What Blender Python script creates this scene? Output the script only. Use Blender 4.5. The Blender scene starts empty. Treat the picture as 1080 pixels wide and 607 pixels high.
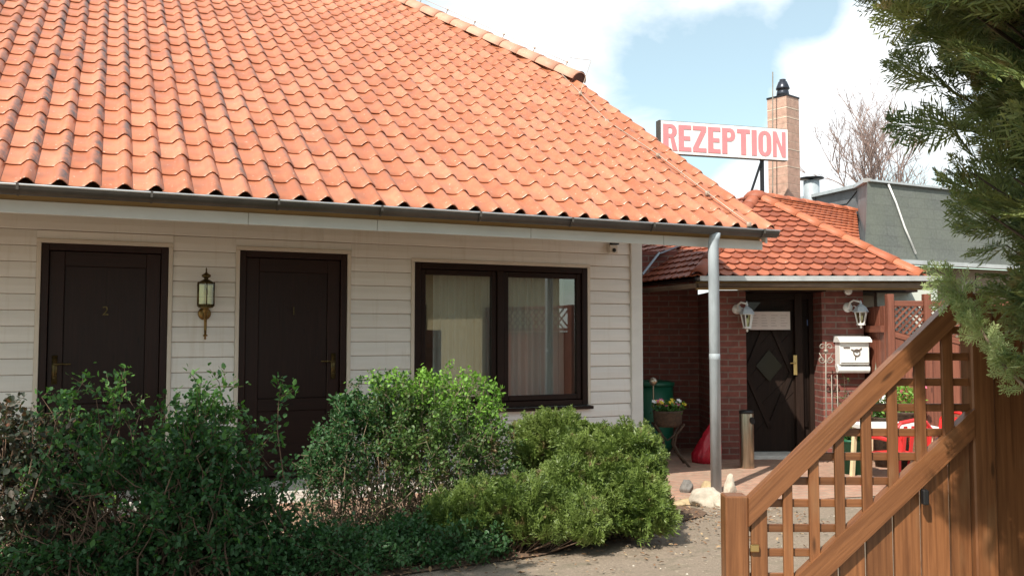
import bpy, bmesh, math, random
import numpy as np
from mathutils import Vector, Matrix
random.seed(7); rng = np.random.default_rng(11)
SC = bpy.context.scene
COL = SC.collection
# ------------------------------------------------------------------ camera maths
EYE = 1.35; F = 950.0; YAW = math.radians(24.2); PIT = math.atan(51.5/F)
RX, RY = math.cos(YAW), -math.sin(YAW)          # "right" on the ground
FX, FY = math.sin(YAW), math.cos(YAW)           # "forward" on the ground
def W(a, b, z): return Vector((a*RX+b*FX, a*RY+b*FY, z))
def ray(x, y):
    u = (x-540)/F; v = (303.5-y)/F
    cp, sp = math.cos(PIT), math.sin(PIT)
    b = cp - v*sp; z = sp + v*cp
    return u, b, z
def pB(x, y, B):
    u, b, z = ray(x, y); s = B/b
    return W(u*s, B, EYE+z*s)
def pY(x, y, Y):
    u, b, z = ray(x, y); s = Y/(u*RY+b*FY); p = W(u*s, b*s, EYE+z*s); return p
def pZ(x, y, Z):
    u, b, z = ray(x, y); s = (Z-EYE)/z
    return W(u*s, b*s, Z)
# ------------------------------------------------------------------ materials
def new_mat(name):
    m = bpy.data.materials.new(name); m.use_nodes = True
    nt = m.node_tree; b = nt.nodes['Principled BSDF']
    return m, nt, b
def N(nt, t, **k):
    n = nt.nodes.new(t)
    for a, v in k.items(): setattr(n, a, v)
    return n
def mixc(nt, fac, a, b, blend='MIX'):
    n = N(nt, 'ShaderNodeMix', data_type='RGBA', blend_type=blend)
    for i, v in ((0, fac), (6, a), (7, b)):
        if isinstance(v, (int, float)): n.inputs[i].default_value = v
        elif isinstance(v, tuple): n.inputs[i].default_value = (*v[:3], 1)
        else: nt.links.new(v, n.inputs[i])
    return n.outputs[2]
def ramp(nt, sock, stops):
    n = N(nt, 'ShaderNodeValToRGB'); e = n.color_ramp.elements
    while len(e) < len(stops): e.new(.5)
    for i, (p, c) in enumerate(stops):
        e[i].position = p; e[i].color = (*c, 1) if isinstance(c, tuple) else (c, c, c, 1)
    nt.links.new(sock, n.inputs[0]); return n.outputs[0]
def coords(nt, kind='Object', scale=(1,1,1), rot=(0,0,0)):
    tc = N(nt, 'ShaderNodeTexCoord'); mp = N(nt, 'ShaderNodeMapping')
    mp.inputs['Scale'].default_value = scale; mp.inputs['Rotation'].default_value = rot
    nt.links.new(tc.outputs[kind], mp.inputs[0]); return mp.outputs[0]
def noise(nt, vec, scale, detail=4, rough=.6, dist=0):
    n = N(nt, 'ShaderNodeTexNoise'); n.inputs['Scale'].default_value = scale
    n.inputs['Detail'].default_value = detail; n.inputs['Roughness'].default_value = rough
    n.inputs['Distortion'].default_value = dist
    nt.links.new(vec, n.inputs['Vector']); return n.outputs[0]
def bump(nt, b, h, strength=.3, dist=.01):
    n = N(nt, 'ShaderNodeBump'); n.inputs['Strength'].default_value = strength; n.inputs['Distance'].default_value = dist
    nt.links.new(h, n.inputs['Height']); nt.links.new(n.outputs[0], b.inputs['Normal'])
def plain(name, col, rough=.5, metal=0, var=.15, scale=6, bmp=0, spec=.5, kind='Object', stretch=(1,1,1)):
    m, nt, b = new_mat(name)
    v = coords(nt, kind, stretch); f = noise(nt, v, scale)
    f = ramp(nt, f, [(.3, 0.0), (.7, 1.0)])
    c = mixc(nt, f, tuple(x*(1-var) for x in col), tuple(min(1, x*(1+var)) for x in col))
    nt.links.new(c, b.inputs['Base Color'])
    b.inputs['Roughness'].default_value = rough; b.inputs['Metallic'].default_value = metal
    b.inputs['Specular IOR Level'].default_value = spec
    if bmp: bump(nt, b, noise(nt, v, scale*5), bmp, .01)
    return m
def wood(name, c1, c2, rough=.5, worn=None, gs=1.0, spec=.5):
    m, nt, b = new_mat(name); b.inputs['Specular IOR Level'].default_value = spec
    v = coords(nt, 'UV', (1.6*gs, 38*gs, 1))
    g = noise(nt, v, 1.5, 6, .65, .4)
    g2 = noise(nt, coords(nt, 'UV', (2.5, 9, 1)), 1.0, 3)
    c = mixc(nt, ramp(nt, g, [(.32, 0.0), (.66, 1.0)]), c1, c2)
    gi = N(nt, 'ShaderNodeNewGeometry')
    k = ramp(nt, gi.outputs['Random Per Island'], [(0, .72), (1, 1.2)])
    c = mixc(nt, 1.0, c, k, 'MULTIPLY')
    vo = N(nt, 'ShaderNodeTexVoronoi'); vo.inputs['Scale'].default_value = 1; nt.links.new(coords(nt, 'UV', (2.6, 11, 1)), vo.inputs['Vector'])
    c = mixc(nt, ramp(nt, vo.outputs['Distance'], [(.05, .75), (.11, 0.0)]), c, tuple(x*.28 for x in c1))
    if worn: c = mixc(nt, ramp(nt, g2, [(.58, 0.0), (.78, .55)]), c, worn)
    nt.links.new(c, b.inputs['Base Color']); b.inputs['Roughness'].default_value = rough
    bump(nt, b, g, .35, .004); return m
def leafmat(name, cols, trans=.35, rough=.45, dry=None, tint=None):
    m, nt, b = new_mat(name)
    gi = N(nt, 'ShaderNodeNewGeometry')
    st = [(i/max(1, len(cols)-1), c) for i, c in enumerate(cols)]
    c = ramp(nt, gi.outputs['Random Per Island'], st)
    v = coords(nt, 'Object')
    n = noise(nt, v, 3.0, 3)
    c = mixc(nt, ramp(nt, n, [(.35, 0.0), (.65, .8)]), c, tint or tuple(x*1.35 for x in cols[-1]))
    if dry:
        n2 = noise(nt, v, 7.0, 3)
        c = mixc(nt, ramp(nt, n2, [(.60, 0.0), (.68, .85)]), c, dry)
    nt.links.new(c, b.inputs['Base Color']); b.inputs['Roughness'].default_value = rough
    b.inputs['Specular IOR Level'].default_value = .35
    t = N(nt, 'ShaderNodeBsdfTranslucent'); nt.links.new(mixc(nt, 1.0, c, (1.0, 1.15, .55), 'MULTIPLY'), t.inputs[0])
    mx = N(nt, 'ShaderNodeMixShader'); mx.inputs[0].default_value = trans
    nt.links.new(b.outputs[0], mx.inputs[1]); nt.links.new(t.outputs[0], mx.inputs[2])
    nt.links.new(mx.outputs[0], nt.nodes['Material Output'].inputs[0]); return m
def brickmat(name, c1, c2, mortar, bw=.24, bh=.075, ms=.012, bmp=.5, rough=.8, vec='UV', dirt=0):
    m, nt, b = new_mat(name)
    v = coords(nt, vec)
    # slight wobble keeps joints from being ruler-straight
    n = N(nt, 'ShaderNodeTexBrick'); n.inputs['Scale'].default_value = 1
    n.inputs['Brick Width'].default_value = bw; n.inputs['Row Height'].default_value = bh
    n.inputs['Mortar Size'].default_value = ms; n.inputs['Mortar Smooth'].default_value = .3
    n.inputs['Color1'].default_value = (*c1, 1); n.inputs['Color2'].default_value = (*c2, 1)
    n.inputs['Mortar'].default_value = (*mortar, 1)
    nz = N(nt, 'ShaderNodeTexNoise'); nz.inputs['Scale'].default_value = 4
    nt.links.new(v, nz.inputs['Vector'])
    va = N(nt, 'ShaderNodeVectorMath', operation='MULTIPLY_ADD')
    nt.links.new(nz.outputs[1], va.inputs[0]); va.inputs[1].default_value = (.012, .012, 0); nt.links.new(v, va.inputs[2])
    nt.links.new(va.outputs[0], n.inputs['Vector'])
    f = noise(nt, v, 14, 5)
    c = mixc(nt, 1.0, n.outputs[0], ramp(nt, f, [(.25, .7), (.75, 1.25)]), 'MULTIPLY')
    if dirt:
        d = noise(nt, v, 1.3, 5, .7)
        c = mixc(nt, ramp(nt, d, [(.45, 0.0), (.7, dirt)]), c, mortar)
    nt.links.new(c, b.inputs['Base Color']); b.inputs['Roughness'].default_value = rough
    mth = N(nt, 'ShaderNodeMath', operation='SUBTRACT'); nt.links.new(f, mth.inputs[0]); nt.links.new(n.outputs[1], mth.inputs[1])
    bump(nt, b, mth.outputs[0], bmp, .008); return m
# ------------------------------------------------------------------ mesh builder
ORG = {}
M = {}
def finish(me, name, mat, parent, smooth):
    if mat:
        for q in (mat if isinstance(mat, (list, tuple)) else [mat]): me.materials.append(q)
    if smooth: me.polygons.foreach_set('use_smooth', [True]*len(me.polygons))
    o = bpy.data.objects.new(name, me); COL.objects.link(o)
    if parent: o.parent = parent; ORG[o] = ORG.get(parent, Vector((0,0,0)))
    else: ORG[o] = Vector((0,0,0))
    return o
class MB:
    def __init__(s): s.v = []; s.f = []; s.uv = []; s.mi = []; s.cur = 0
    def add(s, vs, fs, uvs=None):
        k = len(s.v); s.v += [Vector(p) for p in vs]
        for i, f in enumerate(fs):
            s.f.append([a+k for a in f]); s.uv.append(uvs[i] if uvs else None); s.mi.append(s.cur)
        return s
    def hexa(s, c, ax, ay, az, bev=0):
        """box from centre and three half-axis vectors; uv runs along the longest"""
        c = Vector(c); A = [Vector(ax), Vector(ay), Vector(az)]
        L = [a.length for a in A]; li = L.index(max(L)); off = (random.random()*9, random.random()*9)
        if A[0].cross(A[1]).dot(A[2]) < 0: A[0] = -A[0]
        if bev and min(L) > bev*1.5:
            bm = bmesh.new(); bmesh.ops.create_cube(bm, size=2)
            for v in bm.verts: v.co = A[0]*v.co.x + A[1]*v.co.y + A[2]*v.co.z
            bmesh.ops.bevel(bm, geom=bm.edges[:], offset=bev, segments=1, affect='EDGES')
            bm.verts.index_update()
            vs = [v.co.copy() for v in bm.verts]; fs = [[v.index for v in f.verts] for f in bm.faces]; bm.free()
        else:
            vs = [A[0]*x+A[1]*y+A[2]*z for x in (-1,1) for y in (-1,1) for z in (-1,1)]
            fs = [[0,1,3,2],[4,6,7,5],[0,4,5,1],[2,3,7,6],[0,2,6,4],[1,5,7,3]]
        lo = [A[(li+1)%3].normalized(), A[(li+2)%3].normalized()]; la = A[li].normalized()
        uvs = [[(vs[i].dot(la)+off[0], vs[i].dot(lo[0])+vs[i].dot(lo[1])+off[1]) for i in f] for f in fs]
        return s.add([c+v for v in vs], fs, uvs)
    def box(s, x0, x1, y0, y1, z0, z1, bev=0):
        return s.hexa(((x0+x1)/2, (y0+y1)/2, (z0+z1)/2), ((x1-x0)/2,0,0), (0,(y1-y0)/2,0), (0,0,(z1-z0)/2), bev)
    def boxAB(s, a0, a1, b0, b1, z0, z1, bev=0):
        return s.hexa(W((a0+a1)/2, (b0+b1)/2, (z0+z1)/2), Vector((RX,RY,0))*((a1-a0)/2), Vector((FX,FY,0))*((b1-b0)/2), (0,0,(z1-z0)/2), bev)
    def bar(s, p, q, w, t, up=(0,0,1), bev=0):
        p = Vector(p); q = Vector(q); d = (q-p); l = d.length; d.normalize()
        up = Vector(up); sd = d.cross(up)
        if sd.length < 1e-4: sd = d.cross(Vector((1,0,0)))
        sd.normalize(); u2 = sd.cross(d).normalized()
        return s.hexa((p+q)/2, d*l/2, u2*w/2, sd*t/2, bev)
    def tube(s, pts, r, n=8, cap=True):
        pts = [Vector(p) for p in pts]; rs = r if isinstance(r, (list, tuple)) else [r]*len(pts)
        vs = []; prev = None
        for i, p in enumerate(pts):
            d = (pts[min(i+1, len(pts)-1)]-pts[max(i-1, 0)]).normalized()
            if prev is None: a = d.orthogonal().normalized()
            else:
                a = prev - d*prev.dot(d)
                a = a.normalized() if a.length > 1e-5 else d.orthogonal().normalized()
            prev = a; b = d.cross(a)
            for k in range(n):
                t = 2*math.pi*k/n; vs.append(p+(a*math.cos(t)+b*math.sin(t))*rs[i])
        fs = [[i*n+k, i*n+(k+1)%n, (i+1)*n+(k+1)%n, (i+1)*n+k] for i in range(len(pts)-1) for k in range(n)]
        if cap: fs += [list(range(n))[::-1], [(len(pts)-1)*n+k for k in range(n)]]
        return s.add(vs, fs)
    def lathe(s, c, prof, n=16, axis=(0,0,1), squash=(1,1)):
        c = Vector(c); ax = Vector(axis).normalized(); a = ax.orthogonal().normalized(); b = ax.cross(a)
        vs = []
        for r, z in prof:
            for k in range(n):
                t = 2*math.pi*k/n; vs.append(c+ax*z+(a*math.cos(t)*squash[0]+b*math.sin(t)*squash[1])*max(r, 1e-4))
        fs = [[i*n+k, i*n+(k+1)%n, (i+1)*n+(k+1)%n, (i+1)*n+k] for i in range(len(prof)-1) for k in range(n)]
        fs += [list(range(n))[::-1], [(len(prof)-1)*n+k for k in range(n)]]
        return s.add(vs, fs)
    def prism(s, poly, ex):
        """polygon (3-D points) extruded by vector ex"""
        ex = Vector(ex); P = [Vector(p) for p in poly]; n = len(P)
        nrm = Vector((0,0,0))
        for i in range(n): nrm += P[i].cross(P[(i+1)%n])
        if nrm.dot(ex) > 0: P = P[::-1]
        fs = [list(range(n)), [n+k for k in range(n)][::-1]] + [[(k+1)%n, k, n+k, n+(k+1)%n] for k in range(n)]
        return s.add(P+[p+ex for p in P], fs)
    def build(s, name, mat, parent=None, smooth=False):
        planar = mat in (M.get('brick'), M.get('chimney'), M.get('paving')) and mat is not None
        o = ORG.get(parent, Vector((0,0,0))) if parent else Vector((0,0,0))
        me = bpy.data.meshes.new(name); me.from_pydata([v-o for v in s.v], [], s.f)
        uvl = me.uv_layers.new(name='UVMap')
        for pi, p in enumerate(me.polygons):
            p.material_index = s.mi[pi]
            if s.uv[pi] and not planar:
                for k, li in enumerate(p.loop_indices): uvl.data[li].uv = s.uv[pi][k]
            else:
                n = p.normal
                for li in p.loop_indices:
                    q = me.vertices[me.loops[li].vertex_index].co + o
                    if abs(n.z) < .8:
                        t = Vector((-n.y, n.x, 0))
                        t = t.normalized() if t.length > 1e-6 else Vector((1,0,0))
                        uvl.data[li].uv = (q.dot(t), q.z)
                    else: uvl.data[li].uv = (q.x, q.y)
        ob = finish(me, name, mat, parent, smooth)
        if smooth:
            try: me.shade_smooth() if False else None
            except Exception: pass
        return ob
def fast_mesh(name, V, Fc, mat, parent=None, smooth=False, attr=None):
    o = ORG.get(parent, Vector((0,0,0))) if parent else Vector((0,0,0))
    V = np.asarray(V, dtype=np.float32) - np.array(o, dtype=np.float32); Fc = np.asarray(Fc, dtype=np.int32)
    k = Fc.shape[1]; me = bpy.data.meshes.new(name)
    me.vertices.add(len(V)); me.vertices.foreach_set('co', V.ravel())
    me.loops.add(Fc.size); me.loops.foreach_set('vertex_index', Fc.ravel())
    me.polygons.add(len(Fc)); me.polygons.foreach_set('loop_start', np.arange(0, Fc.size, k, dtype=np.int32))
    me.polygons.foreach_set('loop_total', np.full(len(Fc), k, dtype=np.int32))
    if attr is not None:
        a = me.attributes.new('stain', 'FLOAT', 'POINT'); a.data.foreach_set('value', np.asarray(attr, dtype=np.float32))
    me.update(calc_edges=True); me.validate()
    return finish(me, name, mat, parent, smooth)
def tag(o, label=None, cat=None, group=None, kind=None):
    if label: o['label'] = label
    if cat: o['category'] = cat
    if group: o['group'] = group
    if kind: o['kind'] = kind
    return o
def empty(name, loc, label, cat, group=None, rz=0):
    o = bpy.data.objects.new(name, None); COL.objects.link(o); o.location = loc; o.rotation_euler = (0,0,rz)
    o.empty_display_size = .2; ORG[o] = Vector((loc[0], loc[1], loc[2]))
    return tag(o, label, cat, group)
def local_root(name, loc, label, cat, group=None, rz=0):
    """root whose parts are modelled around (0,0,0)"""
    o = empty(name, loc, label, cat, group, rz); ORG[o] = Vector((0,0,0)); return o
def copy_tree(o, parent=None):
    c = o.copy(); COL.objects.link(c); c.parent = parent
    for ch in list(o.children): copy_tree(ch, c)
    return c
def text_mesh(txt, size, loc, rot, depth, mat, name, parent, bold=0):
    cu = bpy.data.curves.new('t', 'FONT'); cu.body = txt; cu.size = size; cu.extrude = depth; cu.offset = bold
    cu.align_x = 'CENTER'; cu.align_y = 'CENTER'
    t = bpy.data.objects.new('t', cu); COL.objects.link(t)
    dg = bpy.context.evaluated_depsgraph_get(); me = bpy.data.meshes.new_from_object(t.evaluated_get(dg))
    bpy.data.objects.remove(t); me.name = name
    Mx = Matrix.Translation(Vector(loc)-ORG.get(parent, Vector((0,0,0)))) @ rot.to_4x4()
    me.transform(Mx); me.materials.clear()
    return finish(me, name, mat, parent, False)
# ------------------------------------------------------------------ vectorised foliage
def unit(a): return a/np.maximum(np.linalg.norm(a, axis=-1, keepdims=True), 1e-9)
def segs(P0, P1, r0, r1):
    """3-sided tapered sticks"""
    P0 = np.asarray(P0, float); P1 = np.asarray(P1, float); n = len(P0)
    d = unit(P1-P0); ref = np.where(np.abs(d[:, 2:3]) < .9, np.array([[0,0,1.]]), np.array([[1.,0,0]]))
    a = unit(np.cross(d, ref)); b = np.cross(d, a)
    V = np.empty((n, 6, 3))
    for k in range(3):
        t = 2*math.pi*k/3; o = a*math.cos(t)+b*math.sin(t)
        V[:, k] = P0+o*np.asarray(r0).reshape(-1,1); V[:, 3+k] = P1+o*np.asarray(r1).reshape(-1,1)
    base = (np.arange(n)*6)[:, None, None]
    Fq = np.array([[k, (k+1) % 3, 3+(k+1) % 3, 3+k] for k in range(3)])[None]+base
    return V.reshape(-1, 3), Fq.reshape(-1, 4)
def leaves(P, D, Nn, L, wid=.5, fold=.25):
    """oval folded leaves: position, axis, normal, length"""
    P = np.asarray(P); n = len(P); D = unit(D); S = unit(np.cross(D, Nn)); Nn = np.cross(S, D)
    L = np.asarray(L).reshape(-1, 1)
    out = np.empty((n, 6, 3))
    for k, (t, s) in enumerate([(0,0), (.35,.5), (.75,.38), (1,0), (.75,-.38), (.35,-.5)]):
        out[:, k] = P + D*L*t + S*L*s*wid + Nn*L*abs(s)*fold
    base = (np.arange(n)*6)[:, None, None]
    Fq = np.array([[0,1,2,3], [0,3,4,5]])[None]+base
    return out.reshape(-1, 3), Fq.reshape(-1, 4)
def merge(parts):
    Vs, Fs, k = [], [], 0
    for v, f in parts: Vs.append(v); Fs.append(f+k); k += len(v)
    return np.concatenate(Vs), np.concatenate(Fs)
def spray_template(nb=9, ns=5, seed=1, w=.035, thin=.5):
    """feathery flat conifer spray, length 1 along +x, spread in xy"""
    r = np.random.default_rng(seed); V = []; Fc = []
    def blade(p, d, l, wd):
        d = d/np.linalg.norm(d); s = np.cross(d, [0,0,1.]); s = s/np.linalg.norm(s)
        tw = r.uniform(-.9, .9); s = s*math.cos(tw)+np.cross(d, s)*math.sin(tw)
        k = len(V); V.extend([p, p+d*l*.4+s*wd, p+d*l, p+d*l*.4-s*wd]); Fc.append([k, k+1, k+2, k+3])
    blade(np.zeros(3), np.array([1.,0,0]), 1, .02)
    for i in range(nb):
        t = (i+.5)/nb
        for sg in (-1, 1):
            p = np.array([t*.92, 0, 0]); ang = math.radians(r.uniform(30, 50))*sg
            l = (.46*(1-t)**.7+.12)*r.uniform(.75, 1.15)
            d = np.array([math.cos(ang), math.sin(ang), r.uniform(-.25, .3)])
            blade(p, d, l, w*.6)
            for j in range(ns):
                q = p+d*l*(j+.6)/ns
                for s2 in (-1, 1):
                    a2 = ang+math.radians(r.uniform(25, 50))*s2
                    blade(q, np.array([math.cos(a2), math.sin(a2), r.uniform(-.35, .45)]), l*(.5-.28*j/ns)*r.uniform(.7, 1.2)+.03, w*thin)
    return np.array(V), np.array(Fc)
def place(tmpl, P, D, Nn, L):
    TV, TF = tmpl; D = unit(D); S = unit(np.cross(Nn, D)); U = np.cross(D, S)
    R = np.stack([D, S, U], axis=1)            # rows
    V = np.einsum('vk,nkj->nvj', TV, R)*np.asarray(L).reshape(-1,1,1)+np.asarray(P)[:, None, :]
    Fc = TF[None]+(np.arange(len(P))*len(TV))[:, None, None]
    return V.reshape(-1, 3), Fc.reshape(-1, 4)
# ------------------------------------------------------------------ palette
M['siding'] = plain('siding_paint', (.72,.695,.66), .55, var=.06, scale=3, bmp=.05, stretch=(.4,1,6))
m, nt, b = new_mat('siding_paint'); v = coords(nt)
n1 = noise(nt, coords(nt, 'Object', (.6,1,7)), 3, 4); n2 = noise(nt, coords(nt, 'Object', (9,1,.8)), 1.4, 4, .6); gi = N(nt, 'ShaderNodeNewGeometry')
c = mixc(nt, ramp(nt, n1, [(.3, 0.0), (.7, 1.0)]), (.72,.715,.695), (.79,.785,.765))
c = mixc(nt, 1.0, c, ramp(nt, gi.outputs['Random Per Island'], [(0, .93), (1, 1.03)]), 'MULTIPLY')
c = mixc(nt, ramp(nt, n2, [(.55, 0.0), (.75, .35)]), c, (.50,.45,.36))
sp = N(nt, 'ShaderNodeSeparateXYZ'); tc_ = N(nt, 'ShaderNodeNewGeometry'); nt.links.new(tc_.outputs['Position'], sp.inputs[0])
lo = ramp(nt, sp.outputs[2], [(.05, .45), (.42, 0.0)]); mm = N(nt, 'ShaderNodeMath', operation='MULTIPLY'); nt.links.new(lo, mm.inputs[0]); nt.links.new(ramp(nt, noise(nt, v, 7, 4), [(.35, .2), (.65, 1.0)]), mm.inputs[1])
c = mixc(nt, mm.outputs[0], c, (.36,.31,.24)); nt.links.new(c, b.inputs['Base Color']); b.inputs['Roughness'].default_value = .5; bump(nt, b, n1, .12, .01); M['siding'] = m
M['gap'] = plain('siding_gap', (.50,.36,.28), .8)
M['trim'] = plain('trim_paint', (.62,.57,.50), .5, var=.05)
M['fascia'] = plain('fascia_paint', (.66,.67,.65), .5, var=.06, stretch=(.5,1,1))
M['soffit'] = plain('soffit_paint', (.42,.30,.14), .6, var=.06)
M['door'] = wood('dark_door_wood', (.014,.005,.0036), (.023,.008,.006), .45, spec=.28)
M['frame'] = plain('dark_window_wood', (.016,.0065,.0045), .5, var=.2, scale=8, spec=.2)
M['brass'] = plain('aged_brass', (.22,.14,.05), .4, .9, var=.5, scale=40)
M['gold'] = plain('door_brass', (.72,.55,.25), .3, 1)
M['bronze'] = plain('tarnished_bronze', (.10,.075,.03), .4, .8, var=.5, scale=40)
M['black'] = plain('dark_metal', (.02,.02,.022), .4, .3)
M['gutter'] = plain('gutter_zinc', (.085,.075,.065), .45, .35, var=.25, scale=5)
M['rim'] = plain('gutter_rim', (.55,.55,.55), .35, .6)
M['zinc'] = plain('galvanised_zinc', (.36,.405,.44), .55, 0, var=.3, scale=5, stretch=(1,1,.4))
M['lead'] = plain('lead_flashing', (.25,.30,.34), .5, .3, var=.15)
M['white'] = plain('white_paint', (.78,.78,.76), .4, var=.04)
M['palewall'] = plain('pale_render', (.50,.53,.48), .8, var=.08)
M['copper'] = plain('brown_gutter', (.16,.13,.10), .5, .3, var=.25)
M['brick'] = brickmat('porch_brick', (.21,.062,.045), (.15,.045,.035), (.20,.135,.11), .24, .069, .009, .6)
M['chimney'] = brickmat('chimney_brick', (.50,.32,.25), (.45,.28,.215), (.45,.31,.24), .3, .12, .008, .4, dirt=.4)
M['paving'] = brickmat('paving_brick', (.40,.225,.16), (.31,.175,.125), (.30,.24,.18), .2, .1, .008, .35, .85, dirt=.5)
M['slab'] = plain('step_concrete', (.66,.64,.60), .8, var=.15, scale=9, bmp=.3)
M['render'] = plain('yellow_render', (.50,.42,.25), .85, var=.08)
M['galv'] = M['zinc']
# sheer curtain
m, nt, b = new_mat('sheer_curtain'); b.inputs['Base Color'].default_value = (.62,.64,.63,1); b.inputs['Roughness'].default_value = .8
M['curtain'] = m
# window glass: clear with a mirror coat (fresnel driven)
def glass(name, tint=(1,1,1), base=.04, add=1.6):
    m, nt, b = new_mat(name); nt.nodes.remove(b)
    fr = N(nt, 'ShaderNodeFresnel'); fr.inputs[0].default_value = 1.5
    mu = N(nt, 'ShaderNodeMath', operation='MULTIPLY_ADD'); nt.links.new(fr.outputs[0], mu.inputs[0]); mu.inputs[1].default_value = add; mu.inputs[2].default_value = base
    mu.use_clamp = True
    t = N(nt, 'ShaderNodeBsdfTransparent'); t.inputs[0].default_value = (*tint, 1)
    g = N(nt, 'ShaderNodeBsdfGlossy'); g.inputs['Roughness'].default_value = .01
    mx = N(nt, 'ShaderNodeMixShader'); nt.links.new(mu.outputs[0], mx.inputs[0]); nt.links.new(t.outputs[0], mx.inputs[1]); nt.links.new(g.outputs[0], mx.inputs[2])
    nt.links.new(mx.outputs[0], nt.nodes['Material Output'].inputs[0]); return m
M['glass'] = glass('window_glass', (.9,.95,.93), .14, 2.2)
M['lampglass'] = glass('lantern_glass', (.85,.85,.6), .05, 1.0)
# roof tile
def tilemat(name, ca, cb, cc, stainc=(.07,.075,.08), rough=.42, speck=.6):
    m, nt, b = new_mat(name); gi = N(nt, 'ShaderNodeNewGeometry'); v = coords(nt)
    c = ramp(nt, gi.outputs['Random Per Island'], [(0, ca), (.55, cb), (1, cc)])
    n = noise(nt, v, 9, 5)
    c = mixc(nt, 1.0, c, ramp(nt, n, [(.3, .84), (.7, 1.12)]), 'MULTIPLY')
    big = noise(nt, v, .45, 3)
    c = mixc(nt, 1.0, c, ramp(nt, big, [(.35, .9), (.65, 1.06)]), 'MULTIPLY')
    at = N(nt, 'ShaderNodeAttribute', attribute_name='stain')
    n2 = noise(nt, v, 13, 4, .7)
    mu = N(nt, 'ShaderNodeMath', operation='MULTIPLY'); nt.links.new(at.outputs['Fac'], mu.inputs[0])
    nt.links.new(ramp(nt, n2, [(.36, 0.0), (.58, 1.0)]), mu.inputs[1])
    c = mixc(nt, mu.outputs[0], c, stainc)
    n3 = noise(nt, v, 38, 2)
    c = mixc(nt, ramp(nt, n3, [(.69, 0.0), (.73, speck)]), c, (.62,.55,.45))  # efflorescence specks, also painted to stand in for white sun glints
    nt.links.new(c, b.inputs['Base Color']); b.inputs['Roughness'].default_value = rough
    r = ramp(nt, n, [(.3, rough-.08), (.7, rough+.14)]); nt.links.new(r, b.inputs['Roughness'])
    bump(nt, b, noise(nt, v, 60, 3), .15, .003); return m
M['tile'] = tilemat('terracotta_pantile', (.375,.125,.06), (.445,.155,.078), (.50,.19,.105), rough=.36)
M['tile2'] = tilemat('old_terracotta_tile', (.21,.055,.028), (.29,.08,.04), (.37,.115,.06), rough=.6)
M['cap'] = tilemat('ridge_terracotta', (.48,.24,.16), (.55,.29,.20), (.52,.20,.11), rough=.6, speck=.8)
M['cap2'] = tilemat('new_ridge_terracotta', (.36,.10,.045), (.42,.125,.055), (.47,.15,.07), rough=.55)
M['wire'] = plain('conductor_wire', (.42,.33,.26), .5, .3)
M['gatewood'] = wood('varnished_gate_wood', (.115,.043,.016), (.225,.092,.036), .40, worn=(.25,.145,.075))
M['fencewood'] = wood('red_brown_fence_wood', (.12,.038,.022), (.21,.072,.042), .55)
# ground
m, nt, b = new_mat('sandy_gravel'); v = coords(nt)
n1 = noise(nt, v, 55, 5, .7); n2 = noise(nt, v, 1.1, 5, .65); n3 = noise(nt, v, 17, 4, .6)
c = mixc(nt, ramp(nt, n1, [(.3, 0.0), (.7, 1.0)]), (.15,.115,.085), (.31,.245,.185))
c = mixc(nt, ramp(nt, n2, [(.42, 0.0), (.62, .65)]), c, (.215,.17,.13))
c = mixc(nt, ramp(nt, n3, [(.60, 0.0), (.68, .6)]), c, (.38,.32,.24)); n4 = noise(nt, coords(nt, 'Object', (1,2.2,1)), 5, 6, .7, .5); c = mixc(nt, ramp(nt, n4, [(.50, 0.0), (.66, .6)]), c, (.13,.115,.075))
nt.links.new(c, b.inputs['Base Color']); b.inputs['Roughness'].default_value = .9
bump(nt, b, n1, .7, .012); M['gravel'] = m
m, nt, b = new_mat('bed_soil'); v = coords(nt)
n1 = noise(nt, v, 30, 5, .7)
c = mixc(nt, ramp(nt, n1, [(.35, 0.0), (.68, 1.0)]), (.07,.045,.03), (.20,.12,.075))
nt.links.new(c, b.inputs['Base Color']); b.inputs['Roughness'].default_value = .95; bump(nt, b, n1, .9, .02); M['soil'] = m
M['rock'] = plain('pale_rock', (.44,.39,.32), .8, var=.3, scale=7, bmp=.5)
M['rockyellow'] = plain('sandy_rock', (.38,.29,.17), .85, var=.25, scale=9, bmp=.5)
M['rockgrey'] = plain('grey_rock', (.16,.15,.14), .8, var=.3, scale=9, bmp=.5)
# shingles
m, nt, b = new_mat('grey_shingle'); v = coords(nt, 'UV')
br = N(nt, 'ShaderNodeTexBrick'); nt.links.new(v, br.inputs['Vector']); br.inputs['Scale'].default_value = 1
br.inputs['Brick Width'].default_value = .30; br.inputs['Row Height'].default_value = .13; br.inputs['Mortar Size'].default_value = .008
br.inputs['Color1'].default_value = (.105,.115,.107,1); br.inputs['Color2'].default_value = (.125,.135,.125,1); br.inputs['Mortar'].default_value = (.10,.105,.10,1)
c = mixc(nt, 1.0, br.outputs[0], ramp(nt, noise(nt, v, 30, 4), [(.3, .8), (.7, 1.2)]), 'MULTIPLY')
c = mixc(nt, ramp(nt, noise(nt, v, 1.6, 4), [(.4, 0.0), (.7, .5)]), c, (.15,.165,.13))
nt.links.new(c, b.inputs['Base Color']); b.inputs['Roughness'].default_value = .85; bump(nt, b, br.outputs[1], -.4, .01); M['shingle'] = m
M['sheetgrey'] = plain('smooth_grey_felt', (.16,.17,.18), .7, var=.2, scale=3)
M['signwhite'] = plain('sign_white', (.80,.78,.76), .35, var=.03)
M['signred'] = plain('sign_red', (.68,.235,.25), .4, var=.06)
M['redplastic'] = plain('red_plastic', (.62,.03,.03), .35, var=.06)
M['redbag'] = plain('red_plastic_bag', (.42,.012,.03), .22, var=.2, scale=4, bmp=.9)
M['greenplastic'] = plain('green_plastic', (.01,.10,.055), .4)
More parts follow.
